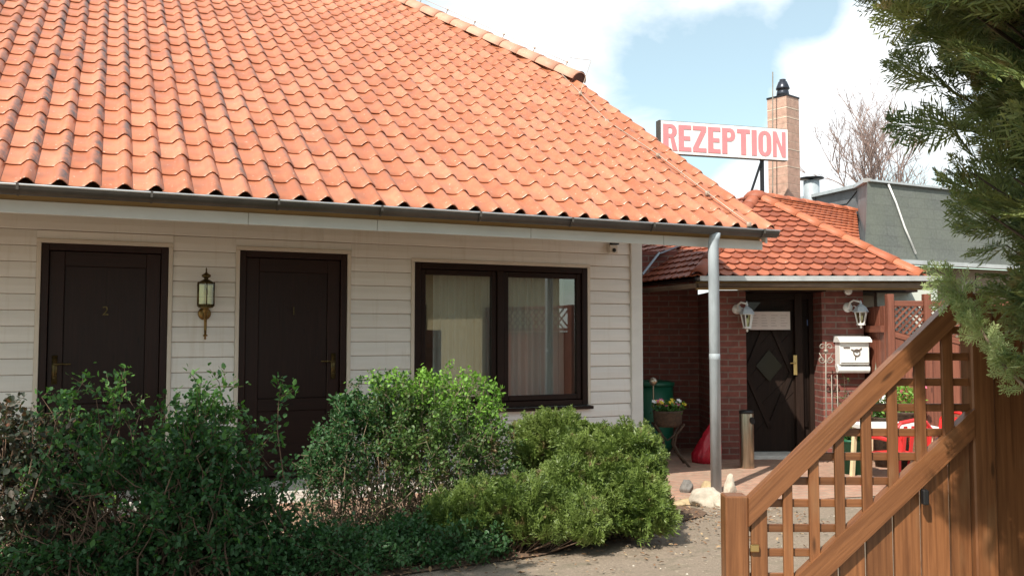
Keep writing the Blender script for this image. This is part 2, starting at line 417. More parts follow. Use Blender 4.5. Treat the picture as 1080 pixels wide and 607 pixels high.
M['steel'] = plain('brushed_steel', (.42,.37,.29), .34, 1, var=.3, scale=3, stretch=(8,8,.6))
M['wicker'] = plain('dark_wicker', (.06,.035,.02), .7, var=.5, scale=40, bmp=.8)
M['stalk'] = plain('bare_stem', (.14,.085,.055), .85, var=.35, scale=20)
M['palestalk'] = plain('pale_stem', (.26,.19,.13), .85, var=.35, scale=20)
M['bark'] = plain('bark', (.10,.07,.05), .9, var=.4, scale=12, bmp=.8)
M['paper'] = plain('notice_paper', (.66,.58,.54), .6, var=.04)
M['ink'] = plain('faded_print', (.42,.34,.32), .7)
M['blue'] = plain('blue_sticker', (.10,.16,.36), .4)
M['leafgreen'] = leafmat('fresh_leaf', [(.045,.115,.03), (.06,.15,.035), (.085,.19,.04)])
M['leafdark'] = leafmat('deep_green_leaf', [(.025,.075,.028), (.035,.10,.035), (.05,.13,.04)], tint=(.06,.13,.05))
M['leafpurple'] = leafmat('purple_green_leaf', [(.05,.045,.04), (.045,.065,.045), (.12,.05,.04)], tint=(.045,.07,.045), dry=(.30,.10,.06))
M['leafmid'] = leafmat('mid_bush_leaf', [(.05,.09,.03), (.07,.12,.035), (.09,.15,.04)], tint=(.10,.17,.05), dry=(.24,.14,.075))
M['leafbright'] = leafmat('bright_bush_leaf', [(.10,.20,.035), (.13,.26,.04), (.17,.32,.05)])
M['juniper'] = leafmat('juniper_needle', [(.05,.085,.024), (.10,.16,.035), (.165,.225,.05)], .25, tint=(.17,.225,.055), dry=(.17,.11,.06))
M['conifer'] = leafmat('conifer_scale_leaf', [(.06,.105,.058), (.115,.18,.08), (.20,.25,.09)], .28, tint=(.26,.28,.095), dry=(.34,.26,.13))
M['conifertip'] = leafmat('pale_conifer_tip', [(.18,.26,.11), (.25,.33,.14), (.34,.38,.18)], .3)
M['petalwhite'] = plain('white_petal', (.8,.8,.78), .6); M['petalyellow'] = plain('yellow_petal', (.75,.55,.03), .6); M['petalpink'] = plain('pink_petal', (.6,.12,.2), .6)
# ------------------------------------------------------------------ ground
def sheet(name, pts, z, mat, sub=0, amp=0):
    bm = bmesh.new(); vs = [bm.verts.new((p[0], p[1], z)) for p in pts]; f = bm.faces.new(vs)
    if f.normal.z < 0: f.normal_flip()
    me = bpy.data.meshes.new(name); bm.to_mesh(me); bm.free()
    uv = me.uv_layers.new(name='UVMap')
    for l in me.loops: uv.data[l.index].uv = me.vertices[l.vertex_index].co.xy
    if me.polygons[0].normal.z < 0: me.flip_normals()
    return tag(finish(me, name, mat, None, False), kind='structure')
sheet('ground', [(-150,-150), (250,-150), (250,250), (-150,250)], 0, M['gravel'])
EDGE = pZ(720, 535, 0).y
pts = [(-8, 8.09), (-8, 6.45)]
for i in range(25):
    x = -6+i*.5; pts.append((x, 6.35+.07*math.sin(x*2.1)+.04*math.sin(x*5)-(max(0, x-2.2)*.14)))
pts += [(6.6,5.6), (8.2,6.4), (10.5,9.5), (12,12), (4,14), (4,8.09)]
sheet('brick_paving', pts, .006, M['paving'])
bedp = []
for t in range(40):
    a = 2*math.pi*t/40
    cx, cy = 1.65, 5.62
    rx, ry = 2.60, .62+.05*math.sin(3*a)
    x = math.cos(a)*rx; y = math.sin(a)*ry
    bedp.append((cx+x, cy+y+.10*x+.04*math.sin(7*a)))
sheet('flower_bed_soil', bedp, .011, M['soil'])
# ------------------------------------------------------------------ main house
YW = 8.1
house = empty('guest_house', (2.0, 8.1, 0), 'long white clad guest house with dark doors and orange pantile roof', 'house')
zD = pY(309, 266, YW).z
door_px = [(44, 178), (253, 366)]
doors = [(pY(a, 262, YW).x, pY(b, 262, YW).x) for a, b in door_px]
wx0, wx1 = pY(436.5, 300, YW).x, pY(618, 300, YW).x
wz0, wz1 = pY(610, 427, YW).z, pY(530, 279.5, YW).z
XR = pY(674, 380, YW).x; XC = pY(664, 380, YW).x
STEP = .10
opens = [(doors[0][0], doors[0][1], STEP, zD), (doors[1][0], doors[1][1], STEP, zD), (wx0, wx1, wz0, wz1)]
SL = .625; YE = 6.5; ZE = 2.335
def roofz(y): return ZE+SL*(y-YE)
wtop = roofz(YW)-.14
# structural wall behind the boards (with real openings)
w = MB()
xs = sorted([-6.0, XR]+[o[0] for o in opens]+[o[1] for o in opens])
for a, b in zip(xs[:-1], xs[1:]):
    cov = [o for o in opens if o[0] <= a+1e-6 and o[1] >= b-1e-6]
    if not cov: w.box(a, b, YW, YW+.2, 0, wtop)
    else:
        o = cov[0]
        if o[2] > .01: w.box(a, b, YW, YW+.2, 0, o[2])
        w.box(a, b, YW, YW+.2, o[3], wtop)
w.box(XR-.2, XR, YW+.2, 20.4, 0, 2.9); w.box(-6, -5.8, YW+.2, 20.4, 0, 2.9); w.box(-5.8, XR-.2, 20.2, 20.4, 0, 2.9)
gz = roofz(YW+.2)-.16
w.prism([(XR, 8.3, 2.9), (XR, 20.4, 2.9), (XR, 19.4, 3.3), (XR, 18.6, 3.5), (XR, 10.2, 3.5), (XR, 9.4, 3.3)], (-.2, 0, 0))
w.build('wall', M['gap'], house)
# weatherboards
s = MB(); bh = .1285; z = .02
trimw = .035
def board(x0, x1, z0, z1):
    g = .0035; y = YW
    # convex board: bottom sits proud
    prof = [(y-.004, z0+g), (y-.020, z0+g), (y-.024, z0+g+.006), (y-.023, z0+(z1-z0)*.5), (y-.014, z1-.004), (y-.004, z1)]
    s.prism([(x0, p[0], p[1]) for p in prof], (x1-x0, 0, 0))
row = 0
while z < wtop-.02:
    z1 = min(z+bh, wtop)
    cuts = [-6.0, XC]
    segm = [(-6.0, XC)]
    for o in opens:
        if z1 > o[2]-.005-trimw*.5 and z < o[3]+trimw*.5:
            n2 = []
            for a, b in segm:
                if o[1] <= a or o[0] >= b: n2.append((a, b)); continue
                if z < o[2] or z1 > o[3]: pass
                if a < o[0]-trimw: n2.append((a, o[0]-trimw))
                if b > o[1]+trimw: n2.append((o[1]+trimw, b))
            segm = n2
    for a, b in segm:
        js = [a]; k = a+random.uniform(1.5, 4)
        while k < b-.6: js.append(k); k += random.uniform(2.5, 4.5)
        js.append(b)
        for p, q in zip(js[:-1], js[1:]): board(p+.001, q-.001, z, z1)
    z += bh; row += 1
# fill slivers above / below openings
for o in opens:
    k = int((o[3]-.02)/bh)
    ztop_row = .02+(k+1)*bh
    if ztop_row-o[3]-trimw > .01: s.box(o[0]-trimw, o[1]+trimw, YW-.022, YW-.003, o[3]+trimw+.001, ztop_row-.004)
    if o[2] > .3:
        kb = int((o[2]-.02)/bh); zb = .02+kb*bh
        if o[2]-zb > .01: s.box(o[0]-trimw, o[1]+trimw, YW-.025, YW-.003, zb+.005, o[2]-.002)
s.build('siding', M['siding'], house)
t = MB()
t.box(XC, XR+.02, YW-.045, YW-.001, .02, wtop, .004); t.box(XR+.001, XR+.024, YW, YW+.09, .02, wtop, .003)
t.build('corner_board', M['fascia'], house)
# doors
def make_door(x0, x1, num, handle_right):
    d = MB(); y = YW+.02; zt = zD; zb = STEP
    fw = .055
    d.box(x0+.001, x0+fw, YW-.018, YW+.12, zb, zt-.001, .004); d.box(x1-fw, x1-.001, YW-.018, YW+.12, zb, zt-.001, .004)
    d.box(x0+fw, x1-fw, YW-.016, YW+.12, zt-fw, zt-.001, .004)
    d.box(x0+fw, x1-fw, YW-.03, YW+.12, zb, zb+.03, .004)
    a, b = x0+fw+.004, x1-fw-.004
    root = d.build('door', M['door'], house)
    l = MB(); yl = YW+.012
    st = .11
    z0, z1 = zb+.034, zt-fw-.004
    l.box(a, a+st, yl, yl+.04, z0, z1, .004); l.box(b-st, b, yl, yl+.04, z0, z1, .004)
    zr = [z0+.0, z0+.50*(z1-z0)*.62, z1]
    for zc, h in ((z0+.07, .07), (z0+.62, .055), (z1-.06, .06)):
        l.box(a+st, b-st, yl+.001, yl+.04, zc-h, zc+h, .004)
    # recessed panels with vertical boarding
    for za, zb2 in ((z0+.14, z0+.565), (z0+.675, z1-.12)):
        n = 1; wv = (b-a-2*st)/n
        for i in range(n): l.box(a+st+i*wv+.002, a+st+(i+1)*wv-.002, yl+.014, yl+.034, za, zb2, .003)
    l.box(a+.01, b-.01, yl+.036, yl+.046, z0, z1)
    l.build('door_leaf', M['door'], root)
    h = MB(); hx = b-.055 if handle_right else a+.055; sg = -1 if handle_right else 1; hz = pY(347, 384, YW).z
    h.box(hx-.02, hx+.02, yl-.008, yl-.001, hz-.13, hz+.10, .003)
    h.tube([(hx, yl-.008, hz+.03), (hx, yl-.045, hz+.03), (hx+sg*.02, yl-.052, hz+.03), (hx+sg*.12, yl-.052, hz+.03)], .008, 8)
    h.lathe((hx, yl-.012, hz-.08), [(.012, 0), (.012, .012)], 10, (0,-1,0))
    h.build('handle', M['bronze'], root, True)
    cx = (a+b)/2
    text_mesh(num, .105, (cx-.0, yl-.004, pY((door_px[0][0]+door_px[0][1])/2 if num == '2' else 308, 328, YW).z), Matrix.Rotation(math.pi/2, 3, 'X'), .003, M['bronze'], 'house_number', root)
    t = MB()
    for xx in (x0-trimw, x1): t.box(xx+.001, xx+trimw-.001, YW-.034, YW-.001, STEP, zt+.001, .003)
    t.box(x0-trimw, x1+trimw, YW-.036, YW-.001, zt+.002, zt+trimw, .003)
    t.build('door_trim', M['trim'], root)
make_door(*doors[0], '2', False); make_door(*doors[1], '1', True)
# window
wn = MB(); fw = .06
wn.box(wx0+.001, wx0+fw, YW-.035, YW+.1, wz0+.001, wz1-.001, .005); wn.box(wx1-fw, wx1-.001, YW-.035, YW+.1, wz0+.001, wz1-.001, .005)
wn.box(wx0+fw, wx1-fw, YW-.033, YW+.1, wz1-fw, wz1-.001, .005); wn.box(wx0+fw, wx1-fw, YW-.033, YW+.1, wz0+.001, wz0+fw, .005)
mxa, mxb = pY(519, 350, YW).x, pY(535, 350, YW).x; mx = (mxa+mxb)/2
wn.box(mx-.035, mx+.035, YW-.032, YW+.1, wz0+fw, wz1-fw, .005)
win = wn.build('window', M['frame'], house)
t = MB()
for xx in (wx0-trimw, wx1): t.box(xx+.001, xx+trimw-.001, YW-.034, YW-.001, wz0, wz1, .003)
t.box(wx0-trimw, wx1+trimw, YW-.034, YW-.001, wz1+.001, wz1+trimw, .003); t.build('window_trim', M['trim'], win)
sl = MB(); sl.box(wx0-.03, wx1+.04, YW-.085, YW-.002, wz0-.035, wz0-.003, .006); sl.build('window_sill', M['frame'], win)
for a, b in ((wx0+fw, mx-.035), (mx+.035, wx1-fw)):
    q = MB(); sw = .055; y0, y1 = YW-.012, YW+.05; za, zb = wz0+fw, wz1-fw
    q.box(a+.003, a+sw, y0, y1, za+.003, zb-.003, .006); q.box(b-sw, b-.003, y0, y1, za+.003, zb-.003, .006)
    q.box(a+sw, b-sw, y0+.001, y1, za+.003, za+sw, .006); q.box(a+sw, b-sw, y0+.001, y1, zb-sw, zb-.003, .006)
    sash = q.build('sash', M['frame'], win)
    g = MB(); g.add([(a+sw, YW+.015, za+sw), (b-sw, YW+.015, za+sw), (b-sw, YW+.015, zb-sw), (a+sw, YW+.015, zb-sw)], [[0,1,2,3]]); g.build('pane', M['glass'], win)
def curtain(x0, x1, y, z0, z1, amp, per, seed):
    r = random.Random(seed); n = int((x1-x0)/.006); V = []; ph = 0
    for i in range(n+1):
        x = x0+(x1-x0)*i/n; ph += .006/per*2*math.pi*(.7+.6*r.random()) ; d = math.sin(ph)+.35*math.sin(ph*.43+1)
        for k, zz in enumerate((z0, (z0+z1)/2, z1)): V.append((x, y+d*amp*(1.1-.2*k), zz))
    Fc = [[i*3+k, (i+1)*3+k, (i+1)*3+k+1, i*3+k+1] for i in range(n) for k in range(2)]
    return V, Fc
for x0, x1, sd, am in ((wx0+.30, mx+.05, 3, .022), (mx-.02, wx1-.10, 5, .022)):
    c = MB(); V, Fc = curtain(x0, x1, YW+.30, wz0-.25, wz1+.05, am, .075, sd); c.add(V, Fc); c.build('curtain', M['curtain'], win, True)
rm = MB()  # the room behind the glass
rx0, rx1 = wx0-1.0, wx1+.3
M['room'] = plain('room_wall', (.30,.26,.20), .9)
rm.box(rx0, rx1, YW+3.0, YW+3.1, .1, 2.5); rm.box(rx0-.1, rx0, YW+.21, YW+3.1, .1, 2.5); rm.box(rx1, rx1+.1, YW+.21, YW+3.1, .1, 2.5)
rm.box(rx0, rx1, YW+.21, YW+3.0, 2.4, 2.5); rm.box(rx0, rx1, YW+.21, YW+3.0, .05, .1)
rm.build('room', M['room'], house)
bd = MB()
for a, b in doors: bd.box(a-.1, b+.1, YW+.21, YW+.26, 0, 2.3)
bd.build('door_lining', M['frame'], house)
# fascia, soffit, gutter
XE = 5.52; FX1 = pY(803, 262, YE+.12).x
fb = MB()
ya = YE+.10
zfb = pY(300, 238.5, ya).z
cuts = [-6, pY(262, 230, ya).x, pY(398, 240, ya).x, pY(560, 248, ya).x, pY(700, 258, ya).x, FX1]
for a, b in zip(cuts[:-1], cuts[1:]): fb.box(a+.0015, b-.0015, ya, ya+.022, zfb, zfb+.085, .003)
fas = fb.build('fascia', M['fascia'], house)
fb = MB(); fb.box(-6, FX1-.01, ya+.026, ya+.046, zfb+.04, roofz(ya)-.045); pass
fb.build('eave_board', M['soffit'], house)
so = MB()
zs = roofz(YW)-.16
so.prism([(-6, ya+.05, zfb+.06), (-6, YW-.03, zs-.10), (-6, YW-.03, zs-.08), (-6, ya+.05, zfb+.08)], (XE-.12+6, 0, 0))
so.build('soffit', M['soffit'], house)
g = MB(); yg = YE-.035; zg = ZE-.03; rg = .058; nn = 12; xg1 = pY(818, 243, yg).x
def trough(m, p, q, r, side, t=.004, top=(0,0,1)):
    p = Vector(p); q = Vector(q); P = []
    for i in range(13):
        a = math.pi*i/12; P.append(p+side*(-math.cos(a)*r)-Vector(top)*(math.sin(a)*r))
    for i in range(13):
        a = math.pi*(12-i)/12; P.append(p+side*(-math.cos(a)*(r-t))-Vector(top)*(math.sin(a)*(r-t)))
    n = 13; vs = P+[x+(q-p) for x in P]; k = len(P)
    fs = [[i, i+1, k+i+1, k+i] for i in range(k-1)]+[[k-1, 0, k, 2*k-1]]
    fs += [[i, 25-i, 24-i, i+1] for i in range(12)]+[[k+i, k+i+1, k+24-i, k+25-i] for i in range(12)]
    m.add(vs, fs)
    # end caps
    m.add([p+side*(-math.cos(math.pi*i/12)*r)-Vector(top)*(math.sin(math.pi*i/12)*r) for i in range(13)], [list(range(13))])
    m.add([q+side*(-math.cos(math.pi*i/12)*r)-Vector(top)*(math.sin(math.pi*i/12)*r) for i in range(13)], [list(range(13))[::-1]])
trough(g, (-6, yg, zg), (xg1, yg, zg), rg, Vector((0,1,0)))
gut = g.build('gutter', M['gutter'], house, True)
g = MB(); g.tube([(-6, yg-rg, zg+.002), (xg1, yg-rg, zg+.002)], .0085, 8); g.build('gutter_rim', M['rim'], gut, True)
for px, py in ((18,205), (160,210), (294,218), (403,223), (507,229), (604,233), (690,237), (806,243)):
    g = MB(); X = pY(px, py, yg-rg).x; g.box(X-.008, X+.008, yg-rg-.011, yg-rg-.006, zg-.03, zg+.008)
    pts = [Vector((X, yg-math.cos(a)*(rg+.003), zg-math.sin(a)*(rg+.003))) for a in [math.pi*i/10 for i in range(6)]]
    for p, q in zip(pts[:-1], pts[1:]): g.bar(p, q, .004, .014, up=(0,1,0))
    g.build('gutter_bracket', M['gutter'], gut)
# downpipe
dp = MB(); P = pY(755, 300, yg+.0); dx, dy = P.x, yg+.03
dp.tube([(dx, dy, 0), (dx, dy, zg-.13), (dx+.004, dy-.01, zg-.09), (dx+.006, dy-.03, zg-.03)], .047, 16)
dp.lathe((dx, dy, 1.15), [(.047, 0), (.0485, .002), (.0485, .05), (.047, .052)], 16)
dp.build('downpipe', M['zinc'], house, True)
# ------------------------------------------------------------------ pantiles
def pantile(wd, ln, amp, nx=12, ny=2, thick=.014):
    """one S-shaped tile, x across 0..wd, y up-slope 0..ln, z above batten plane"""
    V = []; 
    prof = []
    for i in range(nx+1):
        t = i/nx
        if t < .5: zz = -.10*math.sin(math.pi*t/.5)*amp*1.2
        else:
            u = (t-.5)/.5; zz = amp*math.sin(math.pi*min(1, u*.94))**1.3 if u < 1 else 0
        prof.append(zz)
    prof[-1] = amp*.10
    ys = [0, .03, .5, 1]; ny = 3
    for j in range(ny+1):
        for i in range(nx+1): V.append((wd*1.03*i/nx, ln*ys[j], prof[i]+(1-ys[j])*.021-(.0075 if j == 0 else 0)))
    for i in range(nx+1): V.append((wd*1.03*i/nx, 0.002, prof[i]+.021-thick))
    for i in range(nx+1): V.append((wd*1.03*i/nx, ln, prof[i]-thick))
    Fc = [[j*(nx+1)+i, j*(nx+1)+i+1, (j+1)*(nx+1)+i+1, (j+1)*(nx+1)+i] for j in range(ny) for i in range(nx)]
    k = (ny+1)*(nx+1)
    Fc += [[k+i, k+i+1, i+1, i] for i in range(nx)]                  # nose
    e = k+nx+1
    Fc += [[k+i+1, k+i, e+i, e+i+1] for i in range(nx)]              # underside
    Fc.append([nx, k+nx, e+nx, ny*(nx+1)+nx])                        # right side
    Fc.append([k, 0, ny*(nx+1), e])
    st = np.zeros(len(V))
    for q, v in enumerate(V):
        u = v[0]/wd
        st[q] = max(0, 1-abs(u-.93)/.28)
    return np.array(V), np.array(Fc), st
def beaver(wd, ln, thick=.014, n=8):
    """flat tile with a rounded lower edge"""
    out = [(0, ln)]+[(wd*i/n, (.055*(abs(2*i/n-1))**2.2)) for i in range(n+1)]+[(wd, ln)]
    m = len(out); V = [(x, y, .030*(1-y/ln)+.012*0) for x, y in out]+[(x, y, .030*(1-y/ln)-thick) for x, y in out]
    tri = []
    # as quads: fan between the lower arc and the straight top
    top = [(wd*i/n, ln) for i in range(n+1)]
    V = [(wd*i/n+.002*(1 if i == 0 else -1 if i == n else 0), .055*abs(2*i/n-1)**2.2, 0) for i in range(n+1)]+[(wd*i/n, ln, 0) for i in range(n+1)]
    V = [(x, y, .032*(1-y/ln)) for x, y, _ in V]; V += [(x, y, z-thick) for x, y, z in V]
    q = n+1; Fc = [[i, i+1, q+i+1, q+i] for i in range(n)]
    k = 2*q; Fc += [[k+i, k+i+1, i+1, i] for i in range(n)]+[[k+i+1, k+i, k+q+i, k+q+i+1] for i in range(n)]
    Fc += [[n, k+n, k+q+n, q+n], [k, 0, q, k+q]]
    return np.array(V), np.array(Fc), np.zeros(len(V))
def tile_face(name, O, ex, es, width, length, tmpl, tw, gauge, mat, parent, clips, x0=0, half=False, stain=None, seed=3, jit=1.0):
    r = np.random.default_rng(seed); TV, TF, TS = tmpl
    ex = Vector(ex).normalized(); es = Vector(es).normalized(); en = ex.cross(es).normalized()
    nc = int(math.ceil(width/tw)); nr = int(math.ceil(length/gauge))
    ii, jj = np.meshgrid(np.arange(nc), np.arange(nr)); ii = ii.ravel(); jj = jj.ravel(); n = len(ii)
    ox = x0+ii*tw+(jj % 2)*(tw/2 if half else 0)+r.normal(0, .0018*jit, n); oy = jj*gauge+r.normal(0, .0022*jit, n)
    V = np.repeat(TV[None], n, 0).copy()
    rot = r.normal(0, .006*jit, n)[:, None]; vx = V[:, :, 0]-rot*V[:, :, 1]; vy = V[:, :, 1]+rot*V[:, :, 0]
    V[:, :, 0] = vx+ox[:, None]; V[:, :, 1] = vy+oy[:, None]; V[:, :, 2] += r.uniform(0, .003*jit, n)[:, None]
    B = np.array([ex, es, en]); P = V.reshape(-1, 3)@B+np.array(O)
    Fc = (TF[None]+(np.arange(n)*len(TV))[:, None, None]).reshape(-1, 4)
    s = (TS[None]*(stain(ii, jj, r)[:, None] if stain else 0)).reshape(-1) if stain else np.zeros(len(P))
    # drop tiles well outside the clips, cut the rest
    C = P.reshape(n, -1, 3).mean(1); keep = np.ones(n, bool)
    for pc, nn_ in clips: keep &= ((C-np.array(pc))@np.array(nn_) < .3)
    km = np.repeat(keep, len(TV)); idx = np.cumsum(km)-1
    Fk = Fc[np.repeat(keep, len(TF))]; Fk = idx[Fk]
    o = fast_mesh(name, P[km], Fk, mat, parent, False, s[km])
    org = ORG.get(parent, Vector((0,0,0)))
    bm = bmesh.new(); bm.from_mesh(o.data)
    for pc, nn_ in clips:
        bmesh.ops.bisect_plane(bm, geom=bm.verts[:]+bm.edges[:]+bm.faces[:], dist=1e-5, plane_co=Vector(pc)-org, plane_no=Vector(nn_), clear_outer=True)
    bm.to_mesh(o.data); bm.free()
    for p in o.data.polygons: p.use_smooth = True
    return o
def smooth_by_angle(o, deg=40):
    me = o.data; bm = bmesh.new(); bm.from_mesh(me)
    for e in bm.edges: e.smooth = not (len(e.link_faces) == 2 and e.calc_face_angle(0) > math.radians(deg))
    for f in bm.faces: f.smooth = True
    bm.to_mesh(me); bm.free()
th = math.atan(SL); ES = Vector((0, math.cos(th), math.sin(th)))
YR = 14.4
H0 = Vector((XE, 10.26, roofz(10.26))); 
hipd = Vector((-1.43, 2.85, 2.85*SL)); H1 = H0+hipd*((YR-10.26)/2.85)
nv = Vector((2.85, 1.43, 0)).normalized()
TW = .1925; GA = .314
ncol = int((XE+3.4)/TW)
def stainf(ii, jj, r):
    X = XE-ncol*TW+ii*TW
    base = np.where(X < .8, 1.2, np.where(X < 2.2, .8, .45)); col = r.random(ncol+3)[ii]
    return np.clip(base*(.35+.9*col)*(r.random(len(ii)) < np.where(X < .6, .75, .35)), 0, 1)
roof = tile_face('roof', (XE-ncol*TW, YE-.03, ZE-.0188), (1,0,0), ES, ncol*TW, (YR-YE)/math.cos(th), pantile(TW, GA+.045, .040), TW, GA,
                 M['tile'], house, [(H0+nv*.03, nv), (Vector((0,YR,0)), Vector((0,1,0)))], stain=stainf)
smooth_by_angle(roof)
# roof deck, back slope, half hip, verge board
rb = MB()
def rp(x, y, dz=0): return Vector((x, y, roofz(y)+dz))
X0 = XE-ncol*TW
rb.prism([rp(-6, YE+.02, -.055), rp(XE-.01, YE+.02, -.055), H0+Vector((-.01,0,-.055)), H1+Vector((0,0,-.055)), Vector((-6, YR, H1.z-.055))], (0,0,-.03))
rb.build('roof_deck', M['soffit'], house)
rb = MB(); zb0 = H0.z
YB = 2*YR-YE; H0b = Vector((XE, 2*YR-H0.y, H0.z))
rb.prism([Vector((XE, YB, ZE)), Vector((-6, YB, ZE)), Vector((-6, YR, H1.z)), H1, H0b], (0,0,-.05))
rb.prism([H0+Vector((0,.02,-.01)), H0b+Vector((0,-.02,-.01)), H1+Vector((0,0,-.01))], (0,0,-.05))
rb.prism([(-6, YE, ZE), (X0-.01, YE, ZE), (X0-.01, YR, H1.z), (-6, YR, H1.z)], (0,0,-.04))
rb.build('rear_roof', M['tile2'], house)
rb = MB(); rb.prism([rp(XE-.03, YE+.05, -.03), H0+Vector((-.03,0,-.03)), H0+Vector((-.03,0,-.2)), rp(XE-.03, YE+.05, -.16)], (.025,0,0)); rb.build('barge_board', M['fascia'], house)
# ridge caps up the hip
def cap_run(mb, p, q, r, ln, z=.0, n=10, flare=.014, side=None):
    p = Vector(p); q = Vector(q); d = (q-p); L = d.length; d.normalize(); k = max(1, round(L/ln)); s = L/k
    sd = d.cross(Vector((0,0,1))).normalized(); up = sd.cross(d).normalized()
    for i in range(k):
        a = p+d*(s*i-.02); b = p+d*(s*(i+1)+.03); r0 = r+flare; r1 = r
        j = Vector((random.uniform(-1,1), random.uniform(-1,1), 0))*.004
        vs = []
        for pt, rr in ((a, r0), (a+(b-a)*.5, (r0+r1)/2), (b, r1)):
            for t in range(n+1):
                an = math.pi*t/n; vs.append(pt+j+sd*math.cos(an)*rr+up*(math.sin(an)*rr*.8+z))
        m = n+1; fs = [[w_*m+t, w_*m+t+1, (w_+1)*m+t+1, (w_+1)*m+t] for w_ in range(2) for t in range(n)]
        # front lip
        k0 = len(vs); vs += [a+j+sd*math.cos(math.pi*t/n)*(r0-.018)+up*(math.sin(math.pi*t/n)*(r0-.018)*.8+z) for t in range(n+1)]
        fs += [[k0+t, k0+t+1, t+1, t] for t in range(n)]
        mb.add(vs, fs)
cp = MB(); cap_run(cp, H0+Vector((.0,-.06,-.005)), H1+Vector((0,0,-.005)), .135, .36, .0)
cap_run(cp, H1+Vector((.05,0,-.005)), Vector((-6, YR, H1.z-.005)), .135, .36)
cap = cp.build('ridge_tiles', M['cap'], roof, True)
ce = MB(); dH = hipd.normalized()
ce.lathe(H0+Vector((.0,-.06,.0))-dH*.012, [(.12, -.004), (.132, 0), (.132, .012)], 20, dH, (1,.85)); ce.build('ridge_end_disc', plain('dark_clay', (.10,.035,.025), .7), roof)
# conductor: hooks and wire
wr = MB(); sdh = hipd.cross(Vector((0,0,1))).normalized(); uph = sdh.cross(dH)
pr = []
for i in range(10):
    t = .25+i*.62; p = H0+dH*t+uph*.13
    if p.y > YR: break
    pr.append(p+uph*.05)
    wr.tube([p-uph*.05, p+uph*.05, p+uph*.055+dH*.02], .006, 6); wr.lathe(p+uph*.05, [(.012, -.012), (.014, 0), (.012, .012)], 8)
wr.tube(pr, .004, 5)
wpx = [(592,78), (612,98), (640,127), (694,163), (746,203), (790,236)]
def on_roof(x, y, dz=.06):
    u, b, z = ray(x, y); d = W(u, b, z)-Vector((0,0,0)); d = Vector((d.x, d.y, z))
    s = (ZE+dz-EYE-SL*YE)/(d.z-SL*d.y); return Vector((d.x*s, d.y*s, EYE+d.z*s))
wpt = [on_roof(*p) for p in wpx]
wr.tube([pr[0], wpt[0]]+wpt[1:], .0055, 6)
wr.tube([pr[0]+uph*.0, pr[0]+Vector((.1,.1,.1)), pr[0]+Vector((.25,-.2,.0)), wpt[1]], .004, 6)
for p in wpt[1:]: wr.box(p.x-.022, p.x+.022, p.y-.012, p.y+.012, p.z-.03, p.z+.014, .004)
wr.build('lightning_conductor', M['wire'], roof, True)
# doorstep
st = MB(); st.box(-6, 3.2, 7.50, YW-.001, 0, STEP-.002, .006); tag(st.build('door_step', M['slab']), kind='structure')
# sensor box on the wall
o = empty('wall_sensor', pY(643, 262, YW), 'small grey sensor box high on the white wall right of the window', 'sensor')
p = ORG[o]; q = MB(); q.box(p.x-.045, p.x+.045, YW-.09, YW-.03, p.z-.055, p.z+.03, .006); q.build('housing', M['trim'], o)
q = MB(); q.lathe((p.x, YW-.09, p.z-.025), [(.022, 0), (.018, .015), (.006, .022)], 12, (0,-1,0)); q.build('lens', M['black'], o, True)
q = MB(); q.box(p.x-.02, p.x+.06, YW-.095, YW-.03, p.z+.035, p.z+.06, .004); q.build('bracket', M['black'], o)
# brass wall lantern
def brass_lantern():
    P = pY(217, 320, YW-.13); k = (pY(217, 358, YW-.13).z, pY(217, 282, YW-.13).z); x, y = P.x, YW-.13
    zb, zt = k; o = empty('wall_lantern', (x, YW-.03, zb), 'tarnished brass glass lantern on the siding between the two dark doors', 'wall lamp')
    H = zt-zb; g0, g1 = zb+H*.48, zb+H*.78
    f = MB()
    for i in range(6):
        a = math.pi*i/3+math.pi/6; r = .072
        c = Vector((x+r*math.cos(a), y+r*math.sin(a), 0)); f.tube([c+Vector((0,0,g0-.01)), c+Vector((0,0,g1+.01))], .005, 6)
        a2 = a+math.pi/3; c2 = Vector((x+r*math.cos(a2), y+r*math.sin(a2), 0))
        for zz in (g0, g1): f.bar(c+Vector((0,0,zz)), c2+Vector((0,0,zz)), .012, .008)
    f.lathe((x, y, 0), [(.065, g1+.0), (.05, g1+.018), (.028, g1+.03), (.015, g1+.036), (.018, g1+.045), (.038, g1+.058), (.036, g1+.072), (.016, g1+.084), (.006, g1+.095), (.006, zt-.008), (.001, zt)], 14)
    f.lathe((x, y, 0), [(.058, g0-.022), (.064, g0-.012), (.05, g0)], 14); f.build('frame', M['bronze'], o, True)
    gl = MB()
    for i in range(6):
        a = math.pi*i/3+math.pi/6; a2 = a+math.pi/3; r = .071
        p, q = (x+r*math.cos(a), y+r*math.sin(a)), (x+r*math.cos(a2), y+r*math.sin(a2)); gl.add([(*p, g0), (*q, g0), (*q, g1), (*p, g1)], [[0,1,2,3]])
    gl.build('glass', M['lampglass'], o)
    c = MB(); c.lathe((x, y, g0), [(.03, 0), (.034, .01), (.013, .015), (.012, .08), (.02, .09), (.017, .12), (.003, .14)], 12); c.build('candle_tube', plain('ivory_tube', (.55,.48,.22), .5), o, True)
    a = MB(); a.lathe((x, y, 0), [(.004, zb), (.010, zb+.012), (.006, zb+.025), (.02, zb+.032), (.02, zb+.038), (.010, zb+.045), (.012, zb+.12), (.014, g0-.07), (.03, g0-.05), (.02, g0-.03), (.055, g0-.022)], 12)
    a.tube([(x, y, g0-.09), (x, y+.04, g0-.12), (x, y+.08, g0-.10), (x, y+.10, g0-.07)], .011, 8); a.build('arm', M['brass'], o, True)
    b = MB(); b.lathe((x, YW-.03, g0-.07), [(.055, 0), (.05, .012), (.02, .02)], 16, (0,-1,0)); b.build('back_plate', M['brass'], o, True)
brass_lantern()
